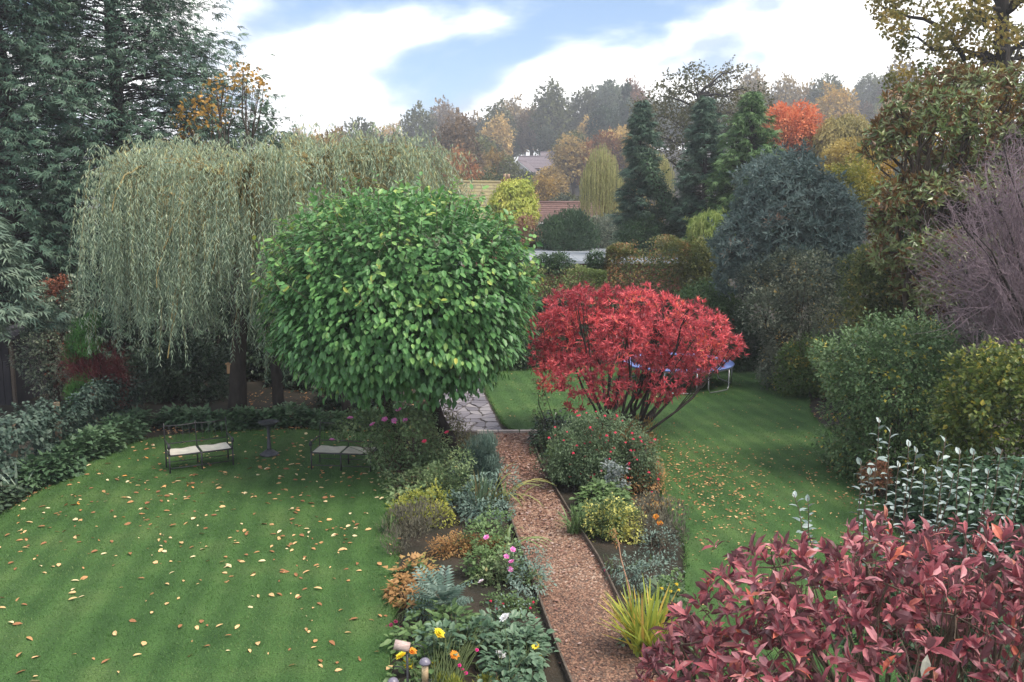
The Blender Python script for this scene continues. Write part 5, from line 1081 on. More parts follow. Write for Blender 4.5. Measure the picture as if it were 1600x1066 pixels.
flowers_px(t, 'pink', [(547, 654), (582, 664), (601, 656), (616, 658), (623, 641), (519, 688), (633, 658)], 16.9, .075); flowers_px(t, 'redrose', [(663, 690), (698, 676)], 16.7, .055)
bedplant('twiggy_shrub', 'sparse brown twiggy shrub between rose bush and paving', 18.8, [(690, 650, 24), (720, 680, 22), (670, 640, 20), (705, 665, 20), (735, 695, 18)], leafmat('leaf_sparse', [(.05, .05, .03), (.10, .10, .05), (.15, .13, .06)], .6, .3), .06, .03, 'dia', 'out', 202, .3, G(705, 722), 50, .5, .009, 'shrub', M_twig)
bedplant('leafless_shrub', 'brown half-bare shrub at the corner of the left lawn', 16.6, [(610, 750, 18), (640, 758, 22), (670, 755, 22), (700, 760, 18)], M_roseL, .05, .03, 'dia', 'out', 203, .25, None, 44, .5, .008, 'shrub', M_twig)
bedplant('glaucous_shrub', 'upright shrub of narrow glaucous leaves at the path edge', 17.2, [(752, 705, 20), (762, 725, 20), (745, 735, 22), (735, 760, 24), (755, 755, 20), (720, 745, 18), (765, 695, 13)], M_blue, .10, .018, 'lance', 'up', 204, .2, G(745, 800), 34, 2.0)
bedplant('grey_foliage_clump', 'grey-green leafy clump in front of the glaucous shrub', 15.5, [(715, 790, 22), (740, 800, 24), (765, 810, 22), (720, 825, 24), (755, 835, 22), (785, 800, 18), (780, 835, 16)], M_blue, .07, .045, 'oval', 'out', 205, .25, None, 24, 1.1)
bedplant('yellow_hypericum', 'yellow-green small-leaved bush at the left lawn edge', 14.9, [(625, 800, 22), (650, 785, 24), (680, 785, 22), (620, 830, 18), (645, 820, 28), (690, 810, 24), (670, 840, 24), (630, 855, 14), (700, 835, 14)], M_hyp, .055, .035, 'oval', 'out', 206, .25, G(660, 890), 60, .85, .007, 'shrub', M_twig)
bedplant('rusty_spirea', 'rust and ochre spirea in the middle of left bed', 13.4, [(690, 860, 20), (715, 855, 22), (745, 855, 22), (770, 860, 18), (700, 885, 20), (735, 880, 24), (765, 885, 16), (680, 905, 14), (720, 905, 16)], M_rust, .045, .022, 'dia', 'out', 207, .25, G(727, 940), 44, 1.1, .005, 'shrub', M_twig)
def strap(name, label, base, n, H, spread, W, mat, seed, lift=.4, droop=.3, cat='plant', sticks=0, dirb=(0, 0)):
    rng = np.random.default_rng(seed); base = np.asarray(base, float); a = rng.uniform(0, 6.28, n); r = spread * np.sqrt(rng.random(n)); b = base + np.stack([rng.normal(0, .08, n), rng.normal(0, .08, n), np.full(n, .02)], -1)
    tip = base + np.stack([r * np.cos(a) + dirb[0], r * np.sin(a) + dirb[1], H * rng.uniform(.55, 1.05, n) * (1 - droop * (r / spread) ** 2)], -1); t = thing(name, label, cat, base)
    for i in range(n):
        if i < 60: obj('strap_leaf', [blades(b[i:i + 1], tip[i:i + 1], W * rng.uniform(.7, 1.2), 7, lift * .5, rng.random(1), rng)], mat, t)
    if n > 60: obj('foliage', [blades(b[60:], tip[60:], W, 7, lift * .5, rng.random(n - 60), rng)], mat, t, kind='stuff')
    return t
M_iris = leafmat('leaf_iris', [(.05, .09, .05), (.10, .15, .09), (.16, .15, .07), (.22, .10, .06)], .45, .25, pos=[0, .6, .85, 1])
strap('iris_clump', 'upright sword-leaved iris clump by the path edge', G(752, 805), 38, .95, .3, .035, M_iris, 208)
strap('arching_daylily', 'arching pale strap leaves leaning over the gravel path', G(782, 790), 20, .8, .85, .032, leafmat('leaf_arching', [(.10, .14, .05), (.2, .22, .07), (.28, .24, .09)], .5, .3), 209, .9, .75, dirb=(.35, 0))
strap('arching_daylily', 'second tuft of arching strap leaves lower along the path', G(790, 862), 14, .5, .6, .03, leafmat('leaf_arching_b', [(.08, .13, .05), (.16, .2, .07)], .5, .3), 210, .9, .7, dirb=(.2, 0))
strap('lawn_edge_iris', 'small tuft of green blades at the left lawn edge', G(608, 835), 26, .45, .2, .02, M_fresh, 2101)
def broadleaf(name, label, d, rows, mat, L, W, n, seed, tpl='ovate', mode='flat', big=40, cat='plant', base=None, dy=.2):
    rng = np.random.default_rng(seed); lb = skirt(lobes(d, rows, dy, rng)); n = int(n * 1.6); X, O = sample(lb, n, rng, .8, .3); D, N = orient(O, mode, rng); s = rng.uniform(.7, 1.2, len(X)); t_ = rng.random(len(X))
    b = np.array([lb[:, 0].mean(), lb[:, 1].mean(), 0.]) if base is None else np.asarray(base, float); t = thing(name, label, cat, b)
    ok, _, _ = inframe(X); rest = big_leaves(t, X, D, N, L * s, W * s, t_, tpl, mat, ok * (X[:, 2] > np.median(X[:, 2]) - .3), big)
    obj('stems', [tube(curve(b + rng.normal(0, .1, 3) * np.array([1, 1, 0]), x, (0, 0, .05), 4, rng), [.007, .006, .005, .004], 4, cap=False) for x in X[::3]], M_stem, t)
    obj('foliage', [leaves(X[rest], D[rest], N[rest], (L * s)[rest], (W * s)[rest], tpl, t_[rest])], mat, t, kind='stuff'); return t
broadleaf('hosta', 'small clump of broad green leaves at the lawn edge', 12.6, [(625, 898, 12), (640, 905, 14), (620, 915, 10), (648, 890, 10)], M_fresh, .17, .12, 46, 211, big=30)
def thistle():
    rng = np.random.default_rng(212); b = G(690, 975); n = 34; a = rng.uniform(0, 6.28, n); t = thing('silver_cardoon', 'grey-green feathery thistle leaves in the left bed', 'plant', b)
    D = np.stack([np.cos(a), np.sin(a), rng.uniform(.3, 1.3, n)], -1); X = b + D * np.array([.08, .08, .35])
    for i in range(n): obj('frond', [leaves(X[i:i + 1], D[i:i + 1], UP[None] + D[i:i + 1] * -.3, rng.uniform(.28, .46), .3, 'pinn', rng.random())], M_blue, t)
thistle()
t = bedplant('pink_shrub_rose', 'shrub rose with pink flowers leaning to the gravel path', 12.3, [(770, 895, 22), (795, 885, 22), (815, 895, 20), (750, 915, 22), (785, 920, 26), (815, 925, 20), (740, 945, 22), (770, 950, 24), (800, 855, 14), (835, 905, 14)], M_roseL, .065, .045, 'oval', 'out', 213, .3, G(785, 985), 36, .8, .007, 'rose', M_stem)
flowers_px(t, 'pink', [(760, 840), (791, 870), (801, 859), (799, 878), (797, 890)], 12.0, .05); flowers_px(t, 'blush', [(752, 909), (691, 927)], 11.6, .055)
t = bedplant('red_salvia', 'red-flowered salvia spilling on to the gravel path', 11.4, [(800, 950, 20), (825, 955, 18), (785, 970, 20), (815, 980, 20), (840, 985, 14), (770, 945, 16)], M_fresh, .045, .028, 'oval', 'out', 214, .25, G(808, 1010), 40, .9, .005)
flowers_px(t, 'fuchsia', [(767, 938), (787, 942), (828, 949), (840, 987), (803, 977), (846, 984), (833, 940), (836, 985), (777, 950), (822, 971), (838, 966), (800, 955)], 11.1, .032)
t = broadleaf('yellow_dahlia', 'dark-leaved dahlia with yellow and orange flowers by the bird feeder', 10.2, [(660, 1010, 26), (690, 1000, 28), (720, 1005, 30), (705, 1040, 30), (735, 1040, 28), (670, 1050, 26), (745, 990, 24), (640, 1040, 20)], M_dah, .10, .07, 620, 215, 'ovate', 'out', 120, base=G(695, 1085), dy=.4)
flowers_px(t, 'yellow', [(686, 990), (681, 1038), (627, 1026), (637, 1037)], 9.6, .075); flowers_px(t, 'orange', [(710, 1024), (644, 1018)], 9.6, .06)
t = broadleaf('white_dahlia', 'broad-leaved dahlia with white flowers near the path', 10.4, [(770, 985, 28), (800, 1000, 28), (830, 1015, 24), (760, 1030, 30), (800, 1045, 30), (840, 1050, 24), (780, 1075, 30), (825, 1080, 26)], M_dah, .13, .08, 560, 216, 'ovate', 'flat', 160, base=G(805, 1090), dy=.4)
flowers_px(t, 'white', [(782, 1023), (789, 966)], 9.9, .075); flowers_px(t, 'yellowdaisy', [(837, 1010), (843, 1030)], 9.9, .06)
t = bedplant('magenta_phlox', 'magenta phlox in front of the dahlias', 9.7, [(725, 1065, 16), (740, 1072, 18), (705, 1070, 16)], M_fresh, .06, .018, 'lance', 'up', 217, .2, None, 20, 1.2); flowers_px(t, 'magenta', [(723, 1047), (718, 1040), (728, 1052), (715, 1057), (745, 1016)], 9.5, .035)
t = bedplant('plum_sedum', 'plum-headed sedum at the lawn edge by the feeder', 11.0, [(618, 990, 14), (630, 985, 14), (612, 1000, 10), (640, 1000, 14)], M_fresh, .06, .04, 'oval', 'out', 218, .15, None, 16, 1.1); flowers_px(t, 'plum', [(611, 977), (604, 981), (618, 972), (625, 982), (615, 1000), (608, 1012)], 10.8, .045)
bedplant('ferny_edging', 'light green ferny edging plant beside the feeder pole', 9.3, [(690, 1072, 16), (712, 1078, 16), (760, 1072, 16)], M_hyp, .06, .012, 'lance', 'up', 219, .15, None, 18, 1.6)
bedplant('bed_filler', 'mixed low green perennials in the middle of the left bed', 13.0, [(665, 930, 22), (700, 940, 24), (735, 930, 22), (660, 965, 22), (700, 965, 26), (740, 970, 24), (640, 940, 16)], M_fresh, .06, .038, 'oval', 'out', 220, .5, None, 40, .8)
bedplant('bed_filler', 'low sage-green perennials under the glaucous shrub', 16.2, [(680, 740, 20), (705, 770, 22), (690, 800, 20), (740, 780, 18), (720, 720, 20)], M_roseL, .055, .03, 'oval', 'out', 221, .4, None, 40, .8)
# low perennials that close the soil of both beds
def filler(name, label, x0, x1, y0, y1, h, mat, L, W, tpl, mode, seed, dens=230):
    dens *= 2.1; h *= 1.2
    rng = np.random.default_rng(seed); n = max(4, int((x1 - x0) * (y1 - y0) * 9)); pts = [np.array([rng.uniform(x0, x1), rng.uniform(y0, y1), 0]) for _ in range(n)]
    return mound(name, label, 'plant', pts, .26, h, mat, L, W, tpl, mode, seed, int(n * dens / 4.5))
M_purp = leafmat('leaf_purple_green', [(.04, .04, .03), (.085, .08, .06), (.14, .13, .085)], .5, .25)
for a in (('lungwort', 'spotted low leaves at the foot of the feeder pole', -1.25, -.7, 9.4, 10.9, .28, M_fresh, .10, .06, 'oval', 'flat', 301), ('catmint', 'low grey-green catmint along the near gravel edge', -.1, .3, 10.8, 12.4, .35, M_blue, .05, .03, 'dia', 'out', 302, 420),
          ('autumn_geranium', 'russet-tinted geranium leaves at the lawn edge below hosta', -1.6, -1.1, 11.2, 12.6, .25, M_rust, .08, .07, 'ivy', 'flat', 303), ('campanula', 'dense bright green leaves beside the pink shrub rose', -.65, .0, 12.5, 14.0, .4, M_fresh, .06, .04, 'oval', 'out', 304, 380),
          ('bronze_fennel', 'dull bronze feathery tuft under the yellow bush', -1.95, -1.3, 13.2, 14.8, .42, M_purp, .07, .02, 'lance', 'up', 305, 420), ('sage', 'sage-green mounded leaves beside the path edging', -.7, -.12, 14.3, 16.0, .45, M_blue, .07, .03, 'oval', 'out', 306, 380),
          ('lady_mantle', 'pale green rounded leaves at the lawn corner below the rose bush', -2.3, -1.5, 15.6, 17.6, .3, M_roseL, .09, .08, 'ivy', 'flat', 307), ('periwinkle', 'dark trailing leaves beneath the twiggy shrub', -1.4, -.7, 16.4, 18.6, .35, M_dark, .06, .04, 'oval', 'out', 308, 330),
          ('cotoneaster', 'low brownish spreading shrub next to the paving', -2.4, -1.5, 18.6, 20.8, .5, M_purp, .05, .03, 'dia', 'out', 309, 420), ('lambs_ear', 'soft grey leaves spilling to the path by the white dahlia', -.3, .4, 9.0, 10.4, .3, M_dah, .10, .06, 'ovate', 'flat', 310),
          ('heuchera', 'dark lobed leaves below the plum-red shrub at the path', 1.8, 2.2, 9.6, 11.4, .3, M_fuc, .09, .08, 'ivy', 'flat', 311), ('santolina', 'grey cushion between sword leaves and the dahlia', 1.65, 2.3, 11.6, 13.0, .35, M_blue, .05, .02, 'lance', 'out', 312, 420),
          ('michaelmas_daisy', 'dark stemmy perennial at the right lawn edge', 2.1, 2.7, 12.8, 14.6, .45, M_purp, .06, .025, 'lance', 'up', 313, 420), ('bergenia', 'broad leaves between euonymus and fuchsia', 1.2, 1.9, 14.4, 16.0, .32, M_fresh, .11, .08, 'ovate', 'flat', 314),
          ('sorrel', 'reddish-brown low foliage beside the leaf-strewn lawn', 2.2, 2.75, 14.8, 17.2, .35, M_rust, .06, .03, 'dia', 'out', 315, 360), ('box_seedlings', 'dark small-leaved cushion by the path end', .58, 1.6, 17.4, 19.6, .45, M_dark, .05, .03, 'oval', 'out', 316, 420),
          ('fern_patch', 'russet ferny undergrowth at the foot of scarlet shrub', 1.8, 3.1, 18.6, 20.7, .4, M_rust, .08, .03, 'dia', 'up', 317, 300), ('ivy_carpet', 'ivy carpet under the shrubs right of the lawn corner', 6.9, 8.6, 11.5, 16, .3, M_ivy, .09, .08, 'ivy', 'flat', 318, 200)): filler(*a)
# bird-feeder pole
M_black = surf('black_metal', [(.012, .012, .014), (.03, .03, .034)], 20, .4, .1, spec=.5)
fp = A(636, 1012, 8.3); bf = thing('bird_feeder_pole', 'black metal pole with curved side bracket and birch log on top', 'bird feeder', (fp[0], fp[1], 0))
obj('pole', [tube([(fp[0], fp[1], 0), (fp[0], fp[1], fp[2])], .013, 10)], M_black, bf)
lc = A(628, 1010, 8.3); M_birch = surf('birch_log_bark', [(.35, .24, .2), (.6, .48, .44)], 10, .85, .4, stretch=(1, 4, 4))
lg = obj('log', [tube([lc + np.array([-.075, 0, .02]), lc + np.array([.075, 0, -.012])], [.05, .048], 16)], M_birch, bf)
obj('log_end', [tube([lc + np.array([.076, 0, -.012]), lc + np.array([.079, 0, -.0125])], .043, 16)], surf('log_end_grain', [(.2, .14, .13), (.4, .3, .27)], 14, .85, .3), lg)
br = np.array([fp + np.array([0, 0, -.06]), fp + np.array([.04, 0, .02]), fp + np.array([.1, 0, .035]), fp + np.array([.155, 0, .01]), fp + np.array([.175, 0, -.05])]); obj('bracket', [tube(br, .006, 8)], M_black, bf)
b2 = np.array([fp + np.array([0, 0, -.3]), fp + np.array([-.06, 0, -.2]), fp + np.array([-.13, 0, -.2]), fp + np.array([-.145, 0, -.26])]); obj('bracket', [tube(b2, .006, 8)], M_black, bf)
def feeder(label, top, s=1.0):
    t = thing('seed_feeder', label, 'bird feeder', top - UP * .34); M_seed = surf('seed_tube' + str(len(MATS)), [(.4, .27, .14), (.62, .48, .3)], 60, .35, .3, spec=.5)
    M_cap = surf('feeder_cap' + str(len(MATS)), [(.13, .12, .16), (.24, .22, .27)], 6, .35, .1, spec=.5)
    obj('hanger', [tube([top, top - UP * .05], .003, 6)], M_black, t); obj('cap', [lathe(top - UP * .11, [(.06, 0), (.058, .012), (.045, .035), (.02, .052), (.004, .058)], 20)], M_cap, t)
    obj('seed_tube', [lathe(top - UP * .32, [(.034, 0), (.034, .215)], 18)], M_seed, t)
    obj('tray', [lathe(top - UP * .34, [(.03, 0), (.05, .008), (.052, .022), (.036, .022)], 18)], M_black, t)
    for q in (-1, 1): obj('perch', [tube([top + np.array([q * .03, -.02, -.27]), top + np.array([q * .075, -.03, -.275])], .004, 6)], M_black, t)
feeder('seed feeder with mauve domed cap hanging from the bracket', br[-1] - UP * .005)
feeder('seed feeder with dark domed cap hanging on the lower bracket', b2[-1] - UP * .005)

# ------------------------------------------------------------------ the bed right of the path
broadleaf('glossy_shrub', 'low dark glossy-leaved shrub at the end of path', 20.0, [(850, 665, 18), (870, 660, 20), (890, 675, 18), (840, 680, 12), (868, 685, 20)], leafmat('leaf_glossy', [(.015, .03, .018), (.03, .055, .035), (.06, .09, .06)], .2, .08, .6), .14, .055, 420, 231, 'lance2', 'flat', 60, 'shrub', G(866, 705))
bedplant('slim_sapling', 'slender bare-stemmed sapling at the end of path', 20.2, [(845, 610, 10), (850, 625, 8), (838, 600, 8)], M_roseL, .05, .03, 'dia', 'out', 232, .15, G(858, 700), 12, .4, .014, 'shrub', M_barkd)
FR = [(880, 690, 22), (910, 670, 26), (945, 668, 28), (980, 680, 26), (1005, 700, 24), (890, 720, 24), (925, 710, 30), (965, 715, 32), (1005, 735, 26), (935, 745, 26), (980, 755, 28), (1015, 765, 20), (960, 780, 20), (1000, 785, 18)]
t = bedplant('hardy_fuchsia', 'bushy fuchsia covered in hanging red flowers beside the scarlet shrub', 17.0, FR, M_fuc, .05, .028, 'oval', 'out', 233, .5, G(950, 800), 60, 1.15, .007, 'shrub', M_twig)
rf_ = np.random.default_rng(233); lbf = lobes(16.75, FR, .4, rf_); Xf, Of = sample(lbf, 130, rf_, .12)
for x, o in zip(Xf, Of):
    if o[1] < .4 or o[2] > .2: flower(t, 'fuchsia', x + o * .03, rf_.uniform(.035, .055), (rf_.normal(0, .3), -.2, 1), rf_)
bedplant('evergreen_clump', 'fresh green broadleaf clump between fuchsia and path', 17.2, [(880, 730, 20), (900, 745, 22), (888, 765, 20), (905, 720, 18), (870, 705, 14), (915, 770, 16)], M_fresh, .07, .045, 'oval', 'out', 234, .25, None, 20, 1.4)
bedplant('silver_edged_shrub', 'silvery variegated shrub in front of the fuchsia', 15.9, [(955, 735, 14), (962, 750, 14), (950, 760, 10), (972, 738, 9)], leafmat('leaf_silver_edged', [(.06, .08, .07), (.13, .155, .145), (.22, .235, .24)], .5, .2), .07, .045, 'oval', 'out', 235, .1, G(962, 800), 14, 1.0)
strap('daylily_clump', 'arching green daylily blades at the path edge', G(900, 835), 60, .6, .5, .018, M_fresh, 236, .6, .6)
M_var = leafmat('leaf_variegated', [(.03, .06, .025), (.07, .11, .04), (.13, .16, .06), (.5, .46, .13), (.62, .56, .2)], .45, .25, pos=[0, .4, .62, .72, 1])
bedplant('variegated_euonymus', 'yellow-variegated euonymus bush right of the gravel path', 14.2, [(935, 805, 20), (960, 798, 22), (985, 812, 20), (925, 830, 20), (955, 830, 28), (990, 838, 22), (930, 860, 18), (960, 862, 26), (990, 868, 20), (945, 885, 16), (975, 888, 16), (922, 790, 9)], M_var, .05, .032, 'oval', 'out', 237, .25, G(958, 915), 24, 1.5, .008, 'shrub', M_bark, clump=.75)
t = bedplant('orange_dahlia', 'dark-stemmed dahlia with two orange flowers by the lawn', 13.9, [(1025, 840, 18), (1045, 850, 20), (1060, 870, 18), (1035, 875, 20), (1065, 890, 16), (1020, 865, 14), (1080, 870, 10)], leafmat('leaf_dark_dahlia', [(.03, .03, .028), (.06, .065, .05), (.11, .12, .09)], .5, .2), .055, .035, 'oval', 'out', 238, .3, G(1045, 920), 46, .75, .006, 'plant', M_barkd); flowers_px(t, 'orange', [(1025, 808), (1031, 818)], 13.7, .06)
bedplant('grey_santolina', 'grey leafy clump between euonymus and blades', 12.9, [(985, 905, 18), (1005, 895, 16), (1020, 915, 18), (1000, 920, 16), (1030, 900, 14)], M_blue, .06, .035, 'oval', 'out', 239, .25, None, 20, .9)
t = bedplant('red_phlox', 'small red-flowered plant below the variegated euonymus', 12.8, [(950, 905, 12), (965, 915, 13), (955, 925, 12)], M_fresh, .05, .03, 'oval', 'out', 240, .15, None, 14, 1.0); flowers_px(t, 'magenta', [(946, 892), (952, 901), (958, 917), (963, 912), (960, 925), (968, 905), (943, 902)], 12.5, .03)
M_croc = leafmat('leaf_crocosmia', [(.10, .15, .03), (.22, .26, .045), (.36, .34, .06), (.42, .28, .07), (.3, .12, .07)], .5, .35, pos=[0, .45, .75, .92, 1])
strap('crocosmia_clump', 'fan of yellow-green sword leaves at the foot of plum-red shrub', G(1012, 1022), 130, .95, .62, .032, M_croc, 241, .12, .35, dirb=(-.05, 0))
t = bedplant('yellow_ragwort', 'yellow-flowered plant behind the sword-leaf fan', 11.2, [(1040, 915, 12), (1055, 905, 12), (1060, 925, 12)], M_fresh, .045, .03, 'oval', 'out', 242, .2, None, 14, 1.0); flowers_px(t, 'crocos', [(1035, 918), (1048, 922), (1042, 932), (1058, 912), (1015, 935), (1020, 945), (1060, 920)], 10.9, .04)
t = bedplant('leafy_edging', 'dark leafy edging plants under the sword-leaf fan', 10.4, [(980, 1010, 16), (1000, 1030, 20), (1030, 1040, 22), (975, 1040, 12), (1010, 1060, 20), (1045, 1060, 20)], M_fuc, .07, .045, 'oval', 'flat', 243, .2, None, 18, .8); flowers_px(t, 'purple', [(950, 1022)], 10.2, .045); flowers_px(t, 'yellowdaisy', [(1020, 1033)], 10.0, .035)
sk = thing('dead_flower_stalk', 'tan dead flower stalk leaning over the path edge', 'plant', G(985, 945)); obj('stalk', [tube(curve(G(988, 945), A(958, 833, 12.9), (.03, 0, .1), 6, RNG, .01), np.linspace(.012, .006, 6), 6)], surf('dry_stalk', [(.24, .13, .08), (.38, .22, .14)], 9, .8, .2), sk)
obj('seed_heads', foliage(np.array([[*A(958, 833, 12.9), .05], [*A(963, 850, 12.9), .04]]), .05, .02, 'dia', 'out', n=40, seed=4), M_rust, sk, kind='stuff')
t = mound('japanese_anemone', 'white anemone flowers above leaves by the fence corner', 'plant', [np.array([-9.2, 19.9, 0]), np.array([-9.0, 20.3, 0]), np.array([-9.4, 20.2, 0])], .3, .6, M_geran, .11, .1, 'ivy', 'flat', 153, 700); flowers_px(t, 'whitedaisy', [(117, 657), (119, 663), (130, 648), (137, 648), (137, 634), (156, 670), (129, 668), (122, 662)], 20.0, .05)
strap('flax_tuft', 'pale strap leaves in the corner by the ivy fence', np.array([-9.3, 16.1, 0]), 9, .85, .5, .05, leafmat('leaf_flax', [(.12, .17, .12), (.25, .3, .24)], .4, .2), 154, .5, .5)

# ------------------------------------------------------------------ garden furniture
M_iron = surf('bench_iron', [(.022, .02, .024), (.05, .045, .05)], 15, .5, .15, spec=.5)
M_canvas = surf('bench_canvas', [(.52, .49, .41), (.68, .64, .54)], 6, .85, .3, bscale=60)
def bench(label, P0, ang, group):
    """two-seat metal garden bench with cream sling seats; P0 is its front left foot"""
    W, D, hs, hb = 1.26, .52, .36, .86; t = thing('garden_bench', label, 'bench', (P0[0], P0[1], .045), group, rz=ang); r = .016
    def T_(name, pts, rr=r, par=t, s=8): return obj(name, [tube(pts, rr, s)], M_iron, par, world=False)
    for x in (0, W / 2, W):
        T_('leg', [(x, 0, 0), (x, 0, hs)]); T_('leg', [(x, D, 0), (x, D, hs)])
    T_('seat_rail', [(0, 0, hs), (W, 0, hs)]); T_('seat_rail', [(0, D, hs), (W, D, hs)])
    for x in (0, W / 2, W): T_('seat_rail', [(x, 0, hs), (x, D, hs)])
    T_('stretcher', [(0, 0, .1), (W, 0, .1)], .009); T_('stretcher', [(0, D, .1), (W, D, .1)], .009)
    for x in (0, W / 2, W): T_('back_post', [(x, D, hs), (x, D + .1, hb), (x, D + .105, hb + .05)], .011)
    bk = T_('back_rail', [(0, D + .1, hb), (W / 4, D + .1, hb - .015), (W / 2, D + .1, hb), (W * .75, D + .1, hb - .015), (W, D + .1, hb)], .009); T_('back_rail', [(0, D + .03, hs + .13), (W, D + .03, hs + .13)], .011)
    for x in np.linspace(.1, W - .1, 9): T_('back_spindle', [(x, D + .03, hs + .13), (x, D + .1, hb - .01)], .004, bk, 6)
    for x in (0, W):
        T_('armrest', [(x, 0, hs), (x, -.01, hs + .2), (x, .1, hs + .23), (x, D + .05, hs + .23)], .014)
        obj('arm_scroll', [lathe((x, -.02, hs + .14), [(.01, 0), (.032, .02), (.036, .06), (.025, .1), (.008, .115)], 12)], M_iron, t, world=False)
    for k in range(2):
        x0, x1 = .03 + k * W / 2, W / 2 - .03 + k * W / 2; nx, ny = 7, 6; u = np.linspace(0, 1, nx); v = np.linspace(0, 1, ny); U, Vv = np.meshgrid(u, v)
        z = hs + .012 - .035 * np.sin(math.pi * U) * np.sin(math.pi * Vv) + .012 * np.abs(U - .5) * 2; V = np.stack([x0 + (x1 - x0) * U, -.01 + (D + .02) * Vv, z], -1).reshape(-1, 3)
        i, j = np.meshgrid(np.arange(ny - 1), np.arange(nx - 1), indexing='ij'); a = (i * nx + j).ravel(); q = np.stack([a, a + 1, a + nx + 1, a + nx], -1); n0 = len(V)
        V2 = np.concatenate([V, V - np.array([0, 0, .012])]); obj('seat', [P_(V2, [q, q[:, ::-1] + n0], s=True)], M_canvas, t, world=False)
    return t
pa = G(266, 740, .045); pb = G(357, 725, .045); bench('black metal two-seat garden bench with cream seats, left of bird bath', pa, math.atan2(pb[1] - pa[1], pb[0] - pa[0]) * .8, 'benches either side of the bird bath')
pc = G(487, 734, .045); bench('black metal two-seat garden bench half hidden by the rose bush', pc, -.12, 'benches either side of the bird bath')
bbp = G(421, 711, .045); bt = thing('bird_bath', 'dark metal pedestal bird bath standing between the two benches', 'bird bath', bbp)
M_lead = surf('dark_lead', [(.03, .03, .036), (.08, .08, .09)], 10, .5, .3, spec=.5)
obj('base', [lathe(bbp, [(.2, 0), (.21, .03), (.17, .05), (.12, .09), (.07, .12)], 24)], M_lead, bt); obj('pedestal', [lathe(bbp, [(.06, .115), (.045, .16), (.035, .4), (.033, .6), (.05, .64), (.09, .66)], 20)], M_lead, bt)
bw = obj('bowl', [lathe(bbp, [(.07, .655), (.16, .68), (.215, .735), (.23, .75), (.21, .748), (.15, .705), (.02, .69)], 28)], M_lead, bt); obj('water', [lathe(bbp, [(.01, .722), (.17, .7225), (.175, .7226)], 28)], surf('water', [(.03, .04, .04), (.05, .06, .06)], 3, .03, .05, spec=.8), bw)
# trampoline
tc_ = np.array([5.15, 27.3]); tr = thing('trampoline', 'round trampoline with blue padded rim behind the scarlet shrub', 'trampoline', (*tc_, .045)); R_ = 1.75; z_ = .74
M_pad = surf('trampoline_blue_pad', [(.12, .19, .5), (.24, .32, .66)], 5, .35, .2, spec=.5); M_tmat = surf('trampoline_mat', [(.012, .012, .016), (.03, .03, .035)], 20, .6, .1); M_galv = surf('galvanised_steel', [(.3, .31, .33), (.48, .49, .5)], 8, .35, .1, metal=.7)
def ring(prof, sides=48): return lathe((*tc_, z_), prof, sides)
v = ring([(R_ - .3, .0), (R_ - .3, .03), (R_ - .05, .035), (R_, .0), (R_ - .03, -.03), (R_ - .3, .0)]); obj('padded_rim', [(v[0], [v[1][0]], 0, .5, True)], M_pad, tr)
obj('jumping_mat', [lathe((*tc_, z_ - .01), [(.02, 0), (R_ - .29, .004)], 48)], M_tmat, tr)
th = np.linspace(0, 2 * math.pi, 49); obj('frame', [tube(np.stack([tc_[0] + (R_ - .05) * np.cos(th), tc_[1] + (R_ - .05) * np.sin(th), np.full(49, z_ - .05)], -1), .022, 8)], M_galv, tr)
for a in (-.9, .25, 1.35, 2.5, 3.6, 4.6):
    p = [np.array([tc_[0] + (R_ - .05) * math.cos(a + s), tc_[1] + (R_ - .05) * math.sin(a + s), 0]) for s in (-.28, -.24, .24, .28)]
    obj('leg', [tube([p[0] + UP * (z_ - .05), p[0] + UP * .2, p[1] + UP * .07, (p[1] + p[2]) / 2 + UP * .066, p[2] + UP * .07, p[3] + UP * .2, p[3] + UP * (z_ - .05)], .02, 8)], M_galv, tr)

# ------------------------------------------------------------------ fallen leaves
M_fall = leafmat('fallen_leaf', [(.16, .07, .035), (.30, .15, .065), (.42, .27, .13), (.50, .42, .26), (.5, .2, .05)], .7, .1, .2)
def fallen(n, pts, Lr, seed, z=.055):
    rng = np.random.default_rng(seed); n = len(pts); a = rng.uniform(0, 6.28, n); X = np.c_[pts, z + rng.random(n) * .015]; D = np.stack([np.cos(a), np.sin(a), rng.normal(0, .12, n)], -1)
    L = rng.uniform(*Lr, n); return X, D, UP + rng.normal(0, .28, (n, 3)), L, L * rng.uniform(.35, .62, n), rng.random(n)
rl = np.random.default_rng(250)
def litter(poly, n, seed, centre=None, sig=None):
    rng = np.random.default_rng(seed)
    if centre is None: return scatter(poly, n, rng)
    p = rng.normal(0, 1, (n * 4, 2)) * np.array(sig) + np.array(centre); p = p[in_poly(p, poly)]; return p[:n]
ptsL = np.concatenate([litter(LAWN_L, 620, 251), litter(LAWN_L, 180, 252, (-4, 18), (2.5, 2)), litter(LAWN_L, 130, 2521, (-7.2, 15), (1.2, 2.5)), litter(LAWN_L, 90, 2522, (-3.2, 13), (.8, 1.5))]); ptsL = ptsL[ptsL[:, 1] > 8.5]
XL = fallen(0, ptsL, (.045, .14), 253); XL = XL[:5] + (XL[5] ** 1.5,); colr = ['tawny brown', 'warm brown', 'tan', 'pale buff', 'orange']
ok, px_, py_ = inframe(XL[0]); order = np.argsort(np.where(ok, XL[0][:, 1], 99))[:230]
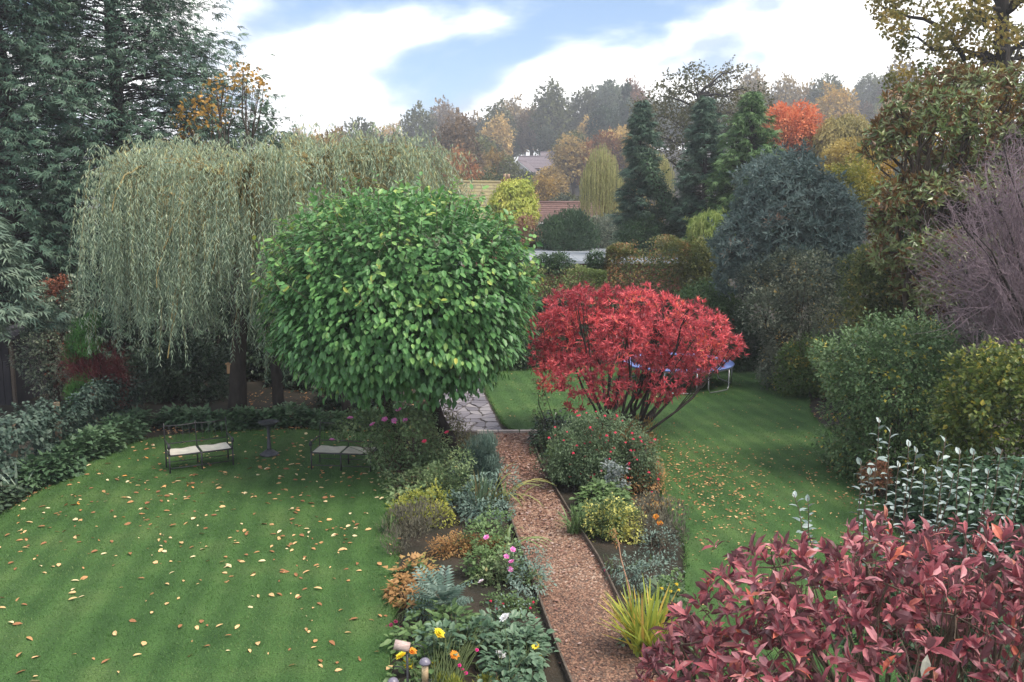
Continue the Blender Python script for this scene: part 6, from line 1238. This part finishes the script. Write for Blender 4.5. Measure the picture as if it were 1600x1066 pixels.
for i in order:
    b = int(min(4, XL[5][i] * 5)); key = ('fallen', b)
    if key not in LEAFM: v, fs = T['ovate']; LEAFM[key] = mesh('fallen_leaf', [(v * np.array([1, 1, .7]), fs, 0, (b + .4) / 5, False)], [M_fall])
    D = nrm(XL[1][i]); S = nrm(np.cross(XL[2][i], D)); N = np.cross(D, S); M = np.eye(4); M[:3, 0] = D * XL[3][i]; M[:3, 1] = S * XL[4][i]; M[:3, 2] = N * XL[3][i]; M[:3, 3] = XL[0][i]
    tag(link('fallen_leaf', LEAFM[key], None, Matrix(M.tolist())), f'{colr[b]} fallen leaf lying on the striped left lawn', 'leaf', 'fallen leaves on the left lawn')
rest = np.ones(len(ptsL), bool); rest[order] = False
ptsR = np.concatenate([litter(LAWN_R, 420, 254), litter(LAWN_R, 1000, 255, (3.7, 17), (.9, 2.0)), litter(LAWN_R, 300, 256, (7.2, 17), (1, 2))])
XR = fallen(0, ptsR, (.035, .085), 257)
edgeL = np.concatenate([np.array([(-9.15 + q[0], q[1]) for q in np.c_[rl.normal(0, .12, 500), rl.uniform(11, 21, 500)]]), np.c_[rl.uniform(-9, -2.5, 500), rl.normal(21.5, .2, 500)], np.c_[rl.uniform(-8, -2, 700), rl.uniform(22, 28, 700)], np.c_[rl.uniform(7, 10, 500), rl.uniform(18, 31, 500)]])
XE = fallen(0, edgeL, (.05, .11), 258, .02)
tag(obj('leaf_litter', [leaves(*[q[rest] for q in XL[:5]], 'oval', XL[5][rest]), leaves(*XR[:5], 'dia', XR[5] * .58), leaves(*XE[:5], 'dia', XE[5] * .5)], M_fall), 'scattered small fallen leaves on lawns and borders', 'leaf litter', kind='stuff')
M_mulch = leafmat('path_leaf_mulch', [(.05, .025, .02), (.12, .055, .04), (.2, .11, .08), (.27, .2, .18)], .5, .1, .4)
pm = scatter(PATH, 9000, np.random.default_rng(259)); pm = pm[np.random.default_rng(260).random(len(pm)) < np.interp(pm[:, 1], [9, 12, 14.5, 17, 21], [.02, .06, .3, .75, .9])]
XM = fallen(0, pm, (.03, .08), 261, .035)
tag(obj('leaf_mulch', [leaves(*XM[:5], 'oval', XM[5])], M_mulch), 'damp brown fallen leaves covering the far half of gravel path', 'leaf litter', kind='stuff')

# ------------------------------------------------------------------ haze in the valley air
def haze():
    m, n, l = _new('haze_air'); out = n.new('ShaderNodeOutputMaterial'); v = n.new('ShaderNodeVolumePrincipled')
    v.inputs['Color'].default_value = (.93, .95, 1.0, 1); v.inputs['Density'].default_value = HAZE; v.inputs['Anisotropy'].default_value = .45; l.new(v.outputs[0], out.inputs['Volume'])
    o = obj('haze', [box((0, 880, 28), (3040, 1880, 62))], m); tag(o, kind='stuff')
HAZE = .0013
haze()
print('TRIANGLES', TRIS[0])
